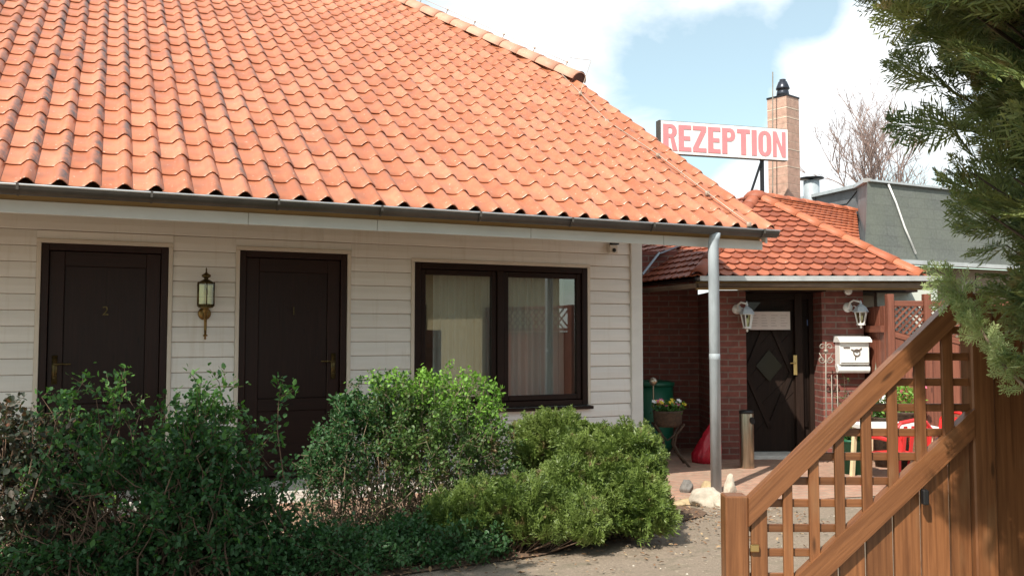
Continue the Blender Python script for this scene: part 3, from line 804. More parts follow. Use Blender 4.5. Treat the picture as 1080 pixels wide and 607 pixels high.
# ------------------------------------------------------------------ reception building
rec = empty('reception_building', W(3.2, 10.2, 0), 'red brick reception porch with a hipped orange tile roof and dark door', 'house')
BE = 9.62; ZG = 1.35+.60*1.0
P1 = pB(736, 291, 9.72); P2 = pB(971, 289.5, 9.72); ZP = (P1.z+P2.z)/2; P1.z = P2.z = ZP
AP = pB(797, 206.5, 11.35); EE = pB(905, 221, 12.9); EE.z = AP.z
P0 = pB(676, 299, 10.9); P0.z = ZP; ldir = (P0-P1).normalized()
rex = (P2-P1).normalized()
def plane_axes(O, ex, top):
    ex = Vector(ex).normalized(); d = Vector(top)-Vector(O); es = (d-ex*d.dot(ex)).normalized(); return ex, es
def vplane(a, b, inside):
    a, b, c = Vector(a), Vector(b), Vector(inside); n = (b-a).cross(Vector((0,0,1))).normalized()
    if n.dot(c-a) > 0: n = -n
    return (a, n)
TB = beaver(.135, .20); TWB, GB = .135, .128
ex, es = plane_axes(P1, rex, AP)
wdt = (P2-P1).length; ln = (AP-P1).dot(es)
ctr = (P1+P2)/2
o1 = tile_face('front_roof_tiles', P1-ex*.3-es*.05, ex, es, wdt+.8, ln+.1, TB, TWB, GB, M['tile2'], rec,
               [vplane(P1, AP, ctr), vplane(P2, AP, ctr)], half=True, seed=5)
smooth_by_angle(o1)
g = (EE-AP).normalized(); ex, es = plane_axes(P2, g, AP); mid = (P2+EE)/2
o2 = tile_face('side_roof_tiles', P2-ex*1.6-es*.05, ex, es, 5.2, (AP-P2).dot(es)+.05, TB, TWB, GB, M['cap2'], rec,
               [vplane(P2, AP, mid), vplane(AP, EE+g*.3, P2), vplane(W(4.0,10.3,0), W(4.98,12.95,0), AP)], half=True, seed=6)
smooth_by_angle(o2)
ex, es = plane_axes(P1, -ldir, AP); far = P1+ldir*3.2
o3 = tile_face('left_roof_tiles', far-es*.05, ex, es, 3.3, (AP-P1).dot(es)+.05, TB, TWB, GB, M['tile2'], rec,
               [vplane(P1, AP, far), vplane(AP, AP+ldir*4, P1)], half=True, seed=8)
smooth_by_angle(o3)
dk = MB(); dz = Vector((0,0,-.03))
for poly in ([P1, P2, AP], [P2+(AP-P2)*.356, EE+g*.03, AP], [P1, AP, AP+ldir*3.2, far]): dk.prism([p+dz for p in poly], (0,0,-.03))
dk.build('roof_deck', M['frame'], rec)
c = MB(); cap_run(c, P2+Vector((0,0,.0)), AP, .075, .34, .0); cap_run(c, AP, EE, .07, .34)
c.build('hip_tiles', M['cap2'], rec, True)
c = MB(); cap_run(c, P1, AP, .075, .34)
c.lathe(AP+Vector((0,0,-.02)), [(.16, -.04), (.15, .02), (.10, .07), (.03, .095)], 16); c.build('old_hip_tiles', M['tile2'], rec, True)
# flashing and gutters
f0 = W(0,0,0)
fr = Vector((FX, FY, 0)); rr = Vector((RX, RY, 0))
gl0, gr0 = pB(735, 295, 9.62), pB(992, 294, 9.62)
fl = MB(); zt = ZP-.035
fl.hexa((P1+P2)/2+Vector((0,0,-.045))+rr*.04, rex*((P2-P1).length/2+.08), fr*.05, (0,0,.022)); fl.build('eave_batten', M['black'], rec)
fl = MB(); zf = pB(800, 294, 9.6).z
xa = pB(736, 294, 9.62); xb = pB(988, 294, 9.62); xa.z = xb.z = zf
fl.hexa((xa+xb)/2, (xb-xa)/2, fr*.11, (0,0,.012)); fl.hexa((xa+xb)/2-fr*.112, (xb-xa)/2, fr*.004, (0,0,.026)); fl.build('metal_flashing', M['rim'], rec)
gt = MB(); trough(gt, xa-fr*.0+Vector((0,0,-.045)), xb+Vector((0,0,-.045)), .05, fr)
a2 = xa+ldir*2.2; sdl = ldir.cross(Vector((0,0,1))).normalized()
trough(gt, xa+Vector((0,0,-.045)), a2+Vector((0,0,-.045)), .05, sdl); gt.build('gutter', M['copper'], rec, True)
zc = zf-.10
b_ = MB(); b_.hexa((xa+xb)/2+fr*.10+Vector((0,0,-.06)), (xb-xa)/2, fr*.02, (0,0,.05)); b_.build('fascia', M['soffit'], rec)
vf = MB(); q0, q1, q2 = pB(676, 291, 10.6), pB(694, 268, 10.9), pB(722, 257, 11.3); vf.bar(q0, q1, .09, .02, up=fr); vf.bar(q1, q2, .09, .02, up=fr); vf.build('valley_flashing', M['lead'], rec)
# walls
BW_ = 10.0
def AX(x, B): return pB(x, 400, B).dot(rr)
aL = AX(757, BW_); aR = AX(787.5, BW_); aD = AX(868, BW_); aE = AX(912, BW_); aO = AX(937, BW_)
zw = zc-.0
bk = MB()
bk.boxAB(aL, aR, BW_, BW_+1.25, 0, zw); bk.boxAB(.3, aL-.001, 11.0, 11.25, 0, 2.4); bk.build('brick_wall', M['brick'], rec)
bk = MB(); bk.boxAB(aD, aE, BW_, BW_+.5, 0, zw); bk.boxAB(aE+.001, aE+.02, BW_+.3, 13, 0, zw)
bk.build('brick_wall', M['brick'], rec)
bk = MB(); bk.boxAB(aR, aD, BW_+.45, BW_+.5, zw-.12, zw); bk.boxAB(aR+.001, aD-.001, BW_-.15, BW_+.44, zw-.02, zw+.02); bk.boxAB(aE+.03, 6.2, 12.0, 12.1, 0, 2.2); bk.boxAB(aE+.02, 4.6, BW_+.2, 12, zw-.01, zw+.03)
bk.build('porch_ceiling', M['frame'], rec)
pw = MB(); pw.boxAB(AX(927, 10.4), AX(991, 10.4), 10.4, 10.5, .0, zf-.03); pw.build('pale_side_wall', M['palewall'], rec)
# door with diamond boards
M['doorglass'] = plain('dark_door_glass', (.012,.014,.012), .12, spec=.3)
BD = 10.32
def DX(x): return AX(x, BD)
fd = MB(); d0, d1, d2, d3 = aR+.001, DX(838), DX(846), aD-.001
zt_ = zw-.02; zb_ = .05
fd.boxAB(d0, d0+.05, BD-.04, BD+.08, zb_, zt_, .004); fd.boxAB(d1, d2, BD-.05, BD+.08, zb_, zt_, .004); fd.boxAB(d3-.05, d3, BD-.04, BD+.08, zb_, zt_, .004)
fd.boxAB(d0+.05, d1, BD-.04, BD+.08, zt_-.07, zt_, .004); fd.boxAB(d2, d3-.05, BD-.04, BD+.08, zt_-.07, zt_, .004)
M['door2'] = wood('brown_entrance_door', (.013,.007,.005), (.024,.013,.009), .6, spec=.2)
ed = fd.build('entrance_door', M['door2'], rec)
lf = MB()
def panel(a0, a1):
    lf.boxAB(a0, a1, BD+.02, BD+.05, zb_, zt_-.07)
    am, zm, hw, hh = (a0+a1)/2, (zb_+zt_)/2, (a1-a0)/2-.03, .62
    for sx in (-1, 1):
        for k in range(5):
            t = k*.085
            p = W(am+sx*(hw), BD+.008, zm+.0+.0); 
        lf.bar(W(am+sx*hw, BD+.005, zm), W(am, BD+.005, zm+hh), .05, .02, up=(0,0,1)); lf.bar(W(am+sx*hw, BD+.007, zm), W(am, BD+.007, zm-hh), .05, .02, up=(0,0,1))
    for k in range(9):  # diagonal boarding grooves
        zz = zb_+.1+k*.23
        lf.bar(W(a0+.01, BD+.017, zz), W(a1-.01, BD+.017, min(zt_-.1, zz+(a1-a0))), .004, .008, up=(0,0,1))
panel(d0+.05, d1); panel(d2, d3-.05); lf.build('door_leaf', M['door2'], ed)
gl = MB(); am = (d0+.05+d1)/2; gl.prism([W(am+.15, BD-.004, 1.02), W(am, BD-.004, 1.20), W(am-.15, BD-.004, 1.02), W(am, BD-.004, .84)], fr*.006); gl.build('diamond_pane', M['doorglass'], ed); gl = MB(); gl.prism([W(d0+.07, BD+.012, zt_-.1), W(d0+.07, BD+.012, zt_-.32), W(d0+.26, BD+.012, zt_-.1)], fr*.006)
gl.build('corner_pane', M['doorglass'], ed)
hp = MB(); hx = DX(837.5); hzt, hzb = pB(837, 374, BD).z, pB(837, 395, BD).z
hp.boxAB(hx-.024, hx+.020, BD-.065, BD-.051, hzb, hzt, .003); hp.tube([W(hx, BD-.065, hzt-.09), W(hx, BD-.10, hzt-.09), W(hx-.07, BD-.10, hzt-.09)], .008, 8)
hp.build('handle', M['gold'], ed)
bs = MB(); p, q = pB(848, 343, BD+.0), pB(860, 337, BD+.0); bs.boxAB(p.dot(rr), q.dot(rr), BD-.002, BD+.003, p.z, q.z); bs.build('sticker', M['blue'], ed)
th_ = MB(); th_.boxAB(aR, aD, BW_+.0, BD+.1, 0, .045, .005); th_.build('threshold', M['slab'], rec)
# notice
p, q = pB(790.5, 347.5, 10.24), pB(833, 328, 10.24)
nt_ = empty('door_notice', W((p.dot(rr)+q.dot(rr))/2, 10.24, p.z), 'wide pale paper notice fixed across the dark entrance door', 'notice')
n1 = MB(); n1.boxAB(p.dot(rr), q.dot(rr), 10.235, 10.243, p.z, q.z-.004); n2 = n1; n2.cur = 1; wN = q.dot(rr)-p.dot(rr)
for cidx in range(4):
    for rw in range(5):
        a = p.dot(rr)+wN*(.06+.235*cidx); ww = wN*random.uniform(.10, .17); zz = p.z+(q.z-p.z)*(.2+.14*rw); n2.boxAB(a, a+ww, 10.2335, 10.2345, zz, zz+.006)
n2.build('sheet', [M['paper'], M['ink']], nt_)
# white coach lanterns
def coach_lamp(bx, by, lx, ly, ltop, lbot, label):
    pb = pB(bx, by, BW_); r0 = local_root('wall_lantern', pb, label, 'wall lamp', 'white lanterns on the brick porch', -YAW)
    sc = 10/F                                   # metres per photo pixel there
    dx = (lx-bx)*sc; top = (by-ltop)*sc; bot = (by-lbot)*sc; H = top-bot
    b = MB(); b.lathe((0,0,0), [(.055, 0), (.05, .015), (.035, .022), (.025, .04)], 16, (0,-1,0), (1.0,1.0)); b.build('back_plate', M['white'], r0, True)
    a = MB(); cy = -.13
    a.tube([(0,-.03,0), (.0,-.07,.05), (dx*.3,-.10,.075), (dx*.8,-.13,.06), (dx,cy,top-.02)], .011, 8); a.tube([(0,-.03,-.03), (dx*.4,-.09,-.045), (dx*.6,-.11,.0), (dx*.35,-.09,.015)], .008, 6); a.build('arm', M['white'], r0, True)
    f = MB(); zt, zb = top-H*.42, bot+H*.16; rt, rb_ = .066, .038
    for i in range(6):
        an = math.pi*i/3; a2 = an+math.pi/3
        P = lambda r, t, z: Vector((dx+r*math.cos(t), cy+r*math.sin(t), z))
        f.tube([P(rt, an, zt), P(rb_, an, zb)], .0065, 6)
        f.bar(P(rt, an, zt), P(rt, a2, zt), .014, .012); f.bar(P(rb_, an, zb), P(rb_, a2, zb), .012, .010)
    f.lathe((dx,cy,0), [(.05, zb-.012), (.046, zb), (.01, zb+.004)], 6); f.lathe((dx,cy,0), [(.003, bot), (.014, bot+.015), (.008, bot+.028), (.04, zb-.01)], 12); f.build('frame', M['white'], r0)
    rf = MB(); rf.lathe((dx,cy,0), [(.084, zt+.0), (.080, zt+.012), (.055, zt+.055), (.02, zt+.082), (.012, zt+.09), (.016, zt+.10), (.004, top)], 6); rf.build('cap', plain('bluish_lamp_cap', (.50,.56,.62), .4) if 'bluish' not in M else M['bluish'], r0)
    g = MB()
    for i in range(6):
        an = math.pi*i/3; a2 = an+math.pi/3
        g.add([P(rt-.003, an, zt), P(rt-.003, a2, zt), P(rb_-.003, a2, zb), P(rb_-.003, an, zb)], [[0,1,2,3]])
    g.build('glass', M['lampglass'], r0)
    l = MB(); l.lathe((dx,cy,0), [(.012, zb), (.012, zb+.03), (.026, zb+.06), (.02, zb+.09), (.004, zb+.10)], 10); l.build('bulb', M['white'], r0, True)
    return r0
coach_lamp(777, 326, 784.5, 335, 318, 350, 'white coach lantern on the brick pier left of the entrance door')
coach_lamp(894, 324, 903, 331, 317, 346, 'white coach lantern above the white mailbox right of the entrance door')
s_ = MB(); pp = pB(893, 307, BW_); s_.lathe(pp, [(.035, 0), (.03, .02), (.045, .05), (.04, .06)], 12, -fr); tag(s_.build('round_lamp', M['white'], None, True), 'small round cream fitting on the brick above the right coach lantern', 'light fitting')
# mailbox
p, q = pB(884.5, 393, 9.86), pB(917, 354, 9.86); ma, mb_ = p.dot(rr), q.dot(rr); z0, z1 = p.z, q.z; H = z1-z0
mbx = empty('mailbox', W((ma+mb_)/2, 9.95, z0), 'white metal mailbox with lidded top and posthorn emblem on the brick wall', 'mailbox')
m_ = MB(); m_.boxAB(ma+.012, mb_-.012, 9.84, 9.995, z0+H*.22, z1-H*.12, .008); m_.build('box', M['white'], mbx)
m_ = MB(); prof = [(9.80, z1-H*.17), (9.80, z1-H*.12), (9.86, z1-.012), (9.995, z1), (9.995, z1-H*.17)]
m_.prism([W(ma-.004, b, z) for b, z in prof], rr*(mb_-ma+.008)); m_.build('lid', M['white'], mbx)
m_ = MB(); m_.lathe(W(ma-.002, 9.90, z0+H*.10), [(.042, 0), (.045, .004), (.045, mb_-ma), (.042, mb_-ma+.004)], 14, rr); m_.boxAB(ma+.01, mb_-.01, 9.91, 9.99, z0+H*.12, z0+H*.24); m_.build('newspaper_tube', M['white'], mbx, False)
m_ = MB(); cx, cz = (ma+mb_)/2+.02, z0+H*.55
m_.tube([W(cx+.035*math.cos(t), 9.833, cz+.035*math.sin(t)) for t in [i*.5 for i in range(13)]], .006, 6); m_.tube([W(cx-.06, 9.832, cz+.035), W(cx, 9.832, cz+.01), W(cx+.055, 9.832, cz+.05)], .006, 6)
m_.tube([W(cx-.01, 9.832, cz-.03), W(cx-.02, 9.832, cz-.075)], .005, 6); m_.boxAB(ma+.05, ma+.12, 9.832, 9.839, z1-H*.33, z1-H*.30); m_.boxAB(ma+.02, mb_-.02, 9.834, 9.839, z0+H*.27, z0+H*.285)
m_.build('posthorn_emblem', plain('emblem_brown', (.12,.08,.06), .5), mbx)
# wrought iron ornament on a stake
M['iron'] = plain('painted_iron', (.30,.27,.23), .5, .4)
ir = MB(); B_ = 9.75
def PI_(x, y): return pB(x, y, B_)
def scroll(cx, cy, r, a0, turns, sgn):
    return [PI_(cx+sgn*r*(1-.75*t)*math.cos(a0+turns*2*math.pi*t), cy-r*(1-.75*t)*math.sin(a0+turns*2*math.pi*t)) for t in [i/18 for i in range(19)]]
for sg in (-1, 1):
    ir.tube(scroll(871+sg*4.2, 379, 4.2, math.pi, 1.2, sg), .006, 6); ir.tube(scroll(871+sg*4.0, 365.5, 3.4, -math.pi, -1.1, sg), .005, 6)
ir.tube([PI_(871, 360), PI_(871, 420), Vector(PI_(871, 420).to_tuple()[:2]+(0,))], .007, 6); ir.tube([PI_(864, 372), PI_(871, 384), PI_(878, 372)], .005, 6)
for dxp in (6, 12): ir.tube([PI_(871+dxp, 395), Vector(PI_(871+dxp, 420).to_tuple()[:2]+(0,))], .005, 6)
ir.lathe(PI_(871, 370), [(.01,-.02), (.024,-.01), (.026,0), (.022,.012), (.006,.024)], 10); io = ir.build('iron_trellis', M['iron'], None, True); tag(io, 'scrolled wrought iron trellis stake left of the white mailbox', 'trellis')
# ashtray / bin column
B_ = 9.35; pa, pb_ = pB(780.5, 487, B_), pB(794.5, 432.5, B_); ca = (pa.dot(rr)+pb_.dot(rr))/2; rad = (pb_.dot(rr)-pa.dot(rr))/2
zt = pb_.z; ab = empty('ash_bin', W(ca, B_, 0), 'slim round steel ash bin standing beside the brick pier', 'ash bin')
m_ = MB(); m_.lathe(W(ca, B_, 0), [(rad*.96, .0), (rad, .01), (rad, zt-.02), (rad*.96, zt-.005), (rad*.9, zt)], 24); m_.build('body', M['steel'], ab, True)
m_ = MB(); m_.lathe(W(ca, B_, 0), [(rad*1.03, zt-.03), (rad*1.03, zt-.004), (rad*.8, zt+.004)], 24); m_.build('rim', M['black'], ab, True)
m_ = MB(); dd = (rr*.62-fr*.78).normalized(); m_.lathe(W(ca, B_, zt-.10)+dd*(rad*.93), [(.032, 0), (.032, .012)], 14, dd, (1, 1.3)); m_.build('opening', M['black'], ab)
# flower table
B_ = 9.55; ft = W(AX(704, B_), B_, 0); tb = empty('flower_stand', ft, 'dark wicker flower stand on curved legs by the recessed brick wall', 'plant stand')
zt, zk = pB(704, 432, B_).z, pB(704, 449, B_).z; hw = .19
m_ = MB(); m_.lathe(ft, [(hw*.82, zk), (hw*.95, zk+.03), (hw*1.0, zt-.03), (hw*1.06, zt-.01), (hw*1.02, zt), (hw*.9, zt-.02)], 20, squash=(1,.8)); 
for i in range(20):
    t = 2*math.pi*i/20
m_.build('basket', M['wicker'], tb, True)
for sx, sy in ((-1,-1), (1,-1), (-1,1), (1,1)):
    m_ = MB(); P = lambda a, b, z: ft+rr*a+fr*b+Vector((0,0,z))
    m_.tube([P(sx*hw*.8, sy*.11, zk+.03), P(sx*hw*.4, sy*.07, zk-.08), P(sx*hw*.28, sy*.06, zk*.55), P(sx*hw*.5, sy*.09, .14), P(sx*hw*1.05, sy*.14, .0)], .013, 7); m_.build('leg', M['wicker'], tb, True)
m_ = MB(); m_.tube([P(-hw*.7,-.08,zk-.02), P(-.02,-.08,zk-.14), P(hw*.7,-.08,zk-.02)], .009, 6); m_.build('brace', M['wicker'], tb, True)
def flowers(name, c, rx, ry, n, cols, label, cat, group=None, h=.12, leaf='leafgreen', nl=260, seed=1):
    r = np.random.default_rng(seed); o = empty(name, c, label, cat, group)
    th_ = r.uniform(0, 6.28, nl); rad = np.sqrt(r.random(nl)); P = np.stack([rad*np.cos(th_)*rx, rad*np.sin(th_)*ry, r.uniform(-.02, h, nl)], 1)
    P = P@np.array([rr, fr, (0,0,1)])+np.array(c); D = unit(np.stack([r.normal(0,.6,nl), r.normal(0,.6,nl), r.uniform(.1,1,nl)], 1)); Nn = unit(r.normal(0,1,(nl,3))+[0,0,.6])
    V, Fc = leaves(P, D, Nn, r.uniform(.03, .06, nl), .45); fast_mesh('foliage', V, Fc, M[leaf], o)
    for cname, k in cols:
        pt = []
        for _ in range(k):
            t = r.uniform(0, 6.28); q = math.sqrt(r.random()); cc = np.array(c)+np.array(rr)*q*rx*math.cos(t)+np.array(fr)*q*ry*math.sin(t)+np.array([0,0,h*r.uniform(.8,1.25)])
            m5 = 6; an = np.arange(m5)*2*math.pi/m5; D = np.stack([np.cos(an), np.sin(an)*.7-.2, np.sin(an)*.6+.2], 1); pt.append(leaves(np.repeat(cc[None], m5, 0), D, np.tile([[.0,-.7,.7]], (m5,1)), np.full(m5, .032), .8, .1))
        V, Fc = merge(pt); fast_mesh('blossom', V, Fc, M[cname], o)
    return o
flowers('potted_pansies', ft+Vector((0,0,zt-.02)), .17, .13, 0, [('petalwhite', 9), ('petalyellow', 9), ('petalpink', 7)], 'white, yellow and pink pansies planted in the wicker flower stand', 'flowers', h=.09)
# solar lamp in the basket
p = pB(689, 402, B_); sl_ = empty('solar_lamp', Vector((p.x, p.y, zt)), 'small silver ball solar lamp on a stick among the pansies', 'garden lamp')
m_ = MB(); m_.tube([(p.x, p.y, zt-.03), (p.x, p.y, p.z)], .007, 6); m_.build('stick', M['steel'], sl_)
m_ = MB(); m_.lathe((p.x, p.y, p.z), [(.01, -.045), (.032, -.03), (.042, -.005), (.044, .0), (.040, .02), (.025, .038), (.005, .045)], 14); m_.build('head', M['steel'], sl_, True)
# green barrel behind
B_ = 10.55; gb = W(AX(687, B_), B_, 0); zt = pB(687, 401, B_).z
gbo = empty('water_barrel', gb, 'dark green plastic barrel in the shaded brick corner behind the flower stand', 'barrel')
m_ = MB(); m_.lathe(gb, [(.20, 0), (.24, .1), (.26, zt*.5), (.25, zt-.06)], 20); m_.build('body', M['greenplastic'], gbo, True)
m_ = MB(); m_.lathe(gb, [(.265, zt-.06), (.27, zt-.02), (.2, zt), (.05, zt+.01)], 20); m_.build('lid', M['greenplastic'], gbo, True)
# red bag
B_ = 9.75; rg_ = W(AX(742, B_), B_, 0); zt = pB(741, 436, B_).z
m_ = MB(); r5 = random.Random(4); nseg = 44; prof = [(.02, 0), (.14, .0), (.165, .04), (.168, .10), (.15, .17), (.14, .23), (.105, .28), (.10, .32), (.06, .38), (.028, zt-.09), (.022, zt-.07), (.06, zt-.02), (.045, zt)]
vs = []
for rI, zI in prof:
    for k in range(nseg):
        t = 2*math.pi*k/nseg; f_ = 1+.11*math.sin(3*t+zI*7)+.12*abs(math.sin(5.5*t-zI*8))+.07*math.sin(13*t+zI*22)+.04*r5.uniform(-1,1)
        vs.append(rg_+rr*(math.cos(t)*rI*f_*.8+.22*zI)+fr*math.sin(t)*rI*.7*f_+Vector((0,0,zI)))
m_.add(vs, [[i*nseg+k, i*nseg+(k+1)%nseg, (i+1)*nseg+(k+1)%nseg, (i+1)*nseg+k] for i in range(len(prof)-1) for k in range(nseg)])
tag(m_.build('refuse_bag', M['redbag'], None, True), 'tied red plastic bag leaning by the brick pier behind the downpipe', 'bag')
# chimney
M['joint'] = plain('pale_joint', (.62,.52,.42), .9)
cB = 12.6; cc = pB(826.5, 150, cB); ztop = pB(826, 105, cB).z
ch = MB(); th2 = math.radians(40); ux = rr*math.cos(th2)+fr*math.sin(th2); uy = -rr*math.sin(th2)+fr*math.cos(th2); hs = .155
c0 = Vector((cc.x, cc.y, 0)); ch.hexa(c0+Vector((0,0,(2.2+ztop)/2)), ux*hs, uy*hs, (0,0,(ztop-2.2)/2))
# uv of hexa runs along the length: rebuild faces without uv so courses stay level
ch.uv = [None]*len(ch.f); cho = ch.build('chimney', M['chimney'], rec)
q = MB(); q.hexa(c0+Vector((0,0,ztop+.012)), ux*(hs+.008), uy*(hs+.008), (0,0,.012)); q.build('cap_slab', M['black'], cho)
q = MB(); zt1 = pB(826, 85, cB).z; h = zt1-ztop; q.lathe(c0+Vector((0,0,ztop+.02)), [(.095, 0), (.085, h*.3), (.075, h*.42), (.095, h*.45), (.097, h*.5), (.085, h*.62), (.06, h*.85), (.045, h*.88), (.045, h*.97), (.02, h)], 18); q.build('cowl', plain('cowl_metal', (.06,.065,.08), .3, .8), cho, True)
for zz in (135, 168, 190, 117):
    pass
q = MB(); zr = [pB(815, y, cB-.25) for y in (76, 206)]; q.tube([zr[0], zr[1]], .009, 6); q.build('lightning_rod', M['iron'], cho)
for py in (117, 127, 160, 178):
    q = MB(); zz = pB(826, py, cB).z; q.hexa(c0+Vector((0,0,zz)), ux*(hs+.003), uy*(hs+.003), (0,0,.006))
    q.build('pale_joint', M['joint'], cho)
# sign
sL, sR = pB(695.6, 128, 11.35), pB(829, 138.6, 11.85); bR = pB(829, 171.3, 11.85)
sH = sL.z-pB(695.6, 161.3, 11.35).z; sR.z = sL.z; sdir = (sR-sL).normalized(); sLn = (sR-sL).length; snr = sdir.cross(Vector((0,0,1))).normalized()
if snr.dot(fr) > 0: snr = -snr
sg_ = empty('roof_sign', Vector((sL.x, sL.y, sL.z-sH))+sdir*sLn*.5, 'long white roof sign reading REZEPTION in red letters', 'sign')
cen = (sL+sR)/2-Vector((0,0,sH/2))
m_ = MB(); m_.hexa(cen, sdir*sLn/2, snr*.03, (0,0,sH/2), .004); m_.build('board', M['signwhite'], sg_)
m_ = MB(); m_.hexa(cen-snr*.012-sdir*(sLn/2+.012), sdir*.01, snr*.05, (0,0,sH/2+.01)); m_.hexa(cen+Vector((0,0,sH/2+.006))-snr*.01, sdir*sLn/2, snr*.034, (0,0,.005)); m_.hexa(cen-Vector((0,0,sH/2+.006))-snr*.01, sdir*sLn/2, snr*.034, (0,0,.005)); m_.build('edge_frame', M['gutter'], sg_)
# block letters: unit height 1, stroke t
t_ = .30
def arc(cx, cy, rx, ry, a0, a1, n=10): return [(cx+rx*math.cos(math.radians(a0+(a1-a0)*i/n)), cy+ry*math.sin(math.radians(a0+(a1-a0)*i/n))) for i in range(n+1)]
def strip(outer, inner): return [[outer[i], outer[i+1], inner[i+1], inner[i]] for i in range(len(outer)-1)]
s_ = .215
def rect(x0, y0, x1, y1): return [(x0,y0), (x1,y0), (x1,y1), (x0,y1)]
def letter(ch):
    w = .56
    if ch == 'E': return [rect(0,0,s_,1), rect(s_,.0,w-.04,.16), rect(s_,.84,w-.04,1), rect(s_,.42,w-.08,.58)], w-.04
    if ch == 'Z': return [rect(0,0,w,.16), rect(0,.84,w,1), [(0,.16),(.21,.16),(w,.84),(w-.21,.84)]], w
    if ch == 'T': return [rect(w/2-s_/2,0,w/2+s_/2,.84), rect(0,.84,w,1)], w
    if ch == 'I': return [rect(0,0,s_,1)], s_
    if ch == 'N': return [rect(0,0,.16,1), rect(w-.16,0,w,1), [(.16,1),(.16,.62),(w-.16,0),(w-.16,.38)]], w
    if ch in 'PR':
        P = [rect(0,0,s_,1)]; o_ = [(s_,1),(w*.6,1)]+arc(w*.6,.745,w*.4,.255,90,-90)+[(s_,.49)]; i_ = [(s_,.86),(w*.6-.02,.86)]+arc(w*.6-.02,.745,w*.4-.165,.115,90,-90)+[(s_,.63)]
        P += strip(o_, i_)
        if ch == 'R': P.append([(s_+.08,.49),(s_+.24,.49),(w+.03,0),(w-.17,0)])
        return P, w
    if ch == 'O':
        rx = w/2; o_ = arc(rx,.72,rx,.28,0,180)+arc(rx,.28,rx,.28,180,360)+[(w,.72)]; i_ = arc(rx,.72,rx-s_*.92,.14,0,180)+arc(rx,.28,rx-s_*.92,.14,180,360)+[(w-s_*.92,.72)]
        return strip(o_, i_), w
word = 'REZEPTION'; gapw = .075; tot = sum(letter(c)[1] for c in word)+gapw*(len(word)-1)
lh = sH*.83; kx = (sLn*.965)/tot; x = 0; m_ = MB(); lo = cen-sdir*sLn*.4825-Vector((0,0,lh/2))+snr*.031
for c in word:
    polys, w = letter(c)
    for P in polys: m_.prism([lo+sdir*(x+px_)*kx+Vector((0,0,py_*lh)) for px_, py_ in P], snr*.005)
    x += w+gapw
m_.build('lettering', M['signred'], sg_)
for fx_ in (.09, .815):
    m_ = MB(); base = cen+sdir*sLn*(fx_-.5); z0 = base.z-sH/2
    m_.bar(base-snr*.05-Vector((0,0,sH*.45)), Vector((base.x, base.y, 2.7))-snr*.05, .04, .04, up=snr); m_.bar(base-snr*.05-Vector((0,0,sH*.5)), Vector((base.x, base.y, z0-.42))-sdir*.16-snr*.05, .025, .025, up=snr)
    m_.build('post', M['black'], sg_)
# ------------------------------------------------------------------ grey flat-roofed building
gh = empty('grey_annex', W(6.5, 13.5, 0), 'annex with a steep grey shingled roof edge behind the porch', 'house')
c1b = pB(912, 272, 10.9); zB = c1b.z; c1t = pB(927, 194.5, 11.3); zT = c1t.z
fd_ = (rr*1+fr*.5).normalized(); L_ = 9
bk_ = W(5.0, 12.95, 0); ct_ = pB(835, 213, 16.2)
a = c1b.copy(); d = pB(915, 197, 11.1); d.z = zT; b = a+fd_*L_; c = d+fd_*L_
a2_ = Vector((bk_.x, bk_.y, zB)); d2_ = Vector((bk_.x, bk_.y, pB(908, 198, 12.95).z)); a3_ = Vector((ct_.x, ct_.y, zB)); d3_ = ct_
m_ = MB(); m_.add([a,b,c,d], [[0,1,2,3]]); m_.build('shingle_roof', M['shingle'], gh)
m_ = MB(); m_.add([a, d, d2_, a2_], [[0,1,2,3]]); m_.add([a2_, d2_, d3_, a3_], [[0,1,2,3]]); m_.add([d, c, c+fr*6, d3_, d2_], [[0,1,2,3,4]]); m_.build('felt_roof', M['sheetgrey'], gh)
m_ = MB(); m_.bar(d+Vector((0,0,.02)), d2_+Vector((0,0,.02)), .05, .10, up=(0,0,1)); m_.bar(d2_+Vector((0,0,.02)), d3_+Vector((0,0,.02)), .05, .12, up=(0,0,1)); m_.bar(d+Vector((0,0,.015)), c+Vector((0,0,.015)), .025, .08, up=(0,0,1)); m_.build('roof_trim', M['rim'], gh)
m_ = MB(); e0, e1 = a+rr*.45+fr*.225+Vector((0,0,-.03)), b+Vector((0,0,-.03))
m_.bar(e0-fr*.06, e1-fr*.06, .05, .12, up=(0,0,1)); m_.build('gutter', M['rim'], gh)
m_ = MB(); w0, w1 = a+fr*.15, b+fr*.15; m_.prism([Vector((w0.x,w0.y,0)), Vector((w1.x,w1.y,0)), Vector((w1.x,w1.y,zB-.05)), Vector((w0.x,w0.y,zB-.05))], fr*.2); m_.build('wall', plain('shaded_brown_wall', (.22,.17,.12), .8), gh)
pn = (b-a).cross(d-a).normalized()
if pn.dot(fr) > 0: pn = -pn
def on(x, y, off=.03):
    u, bb_, z = ray(x, y); dv = W(u, bb_, 0); dv = Vector((dv.x, dv.y, z)); o_ = Vector((0,0,EYE)); t = (a-o_).dot(pn)/dv.dot(pn); return o_+dv*t+pn*off
m_ = MB(); m_.tube([on(935,195), on(943,214), on(952,240), on(964,268)], .013, 6); m_.build('white_cable', M['white'], gh, True); m_ = MB(); m_.tube([pB(905,200,12.9), pB(890,216,13.5)-fr*.12, pB(872,219,14.2)-fr*.12], .008, 5); m_.build('dark_cable', M['black'], gh, True)
vp = pB(856, 207, 15.0); m_ = MB(); zt = pB(856, 191, 15).z; m_.lathe((vp.x, vp.y, 0), [(.13, vp.z-.5), (.13, zt), (.11, zt+.01)], 16); pv = m_.build('vent_pipe', M['zinc'], gh, True)
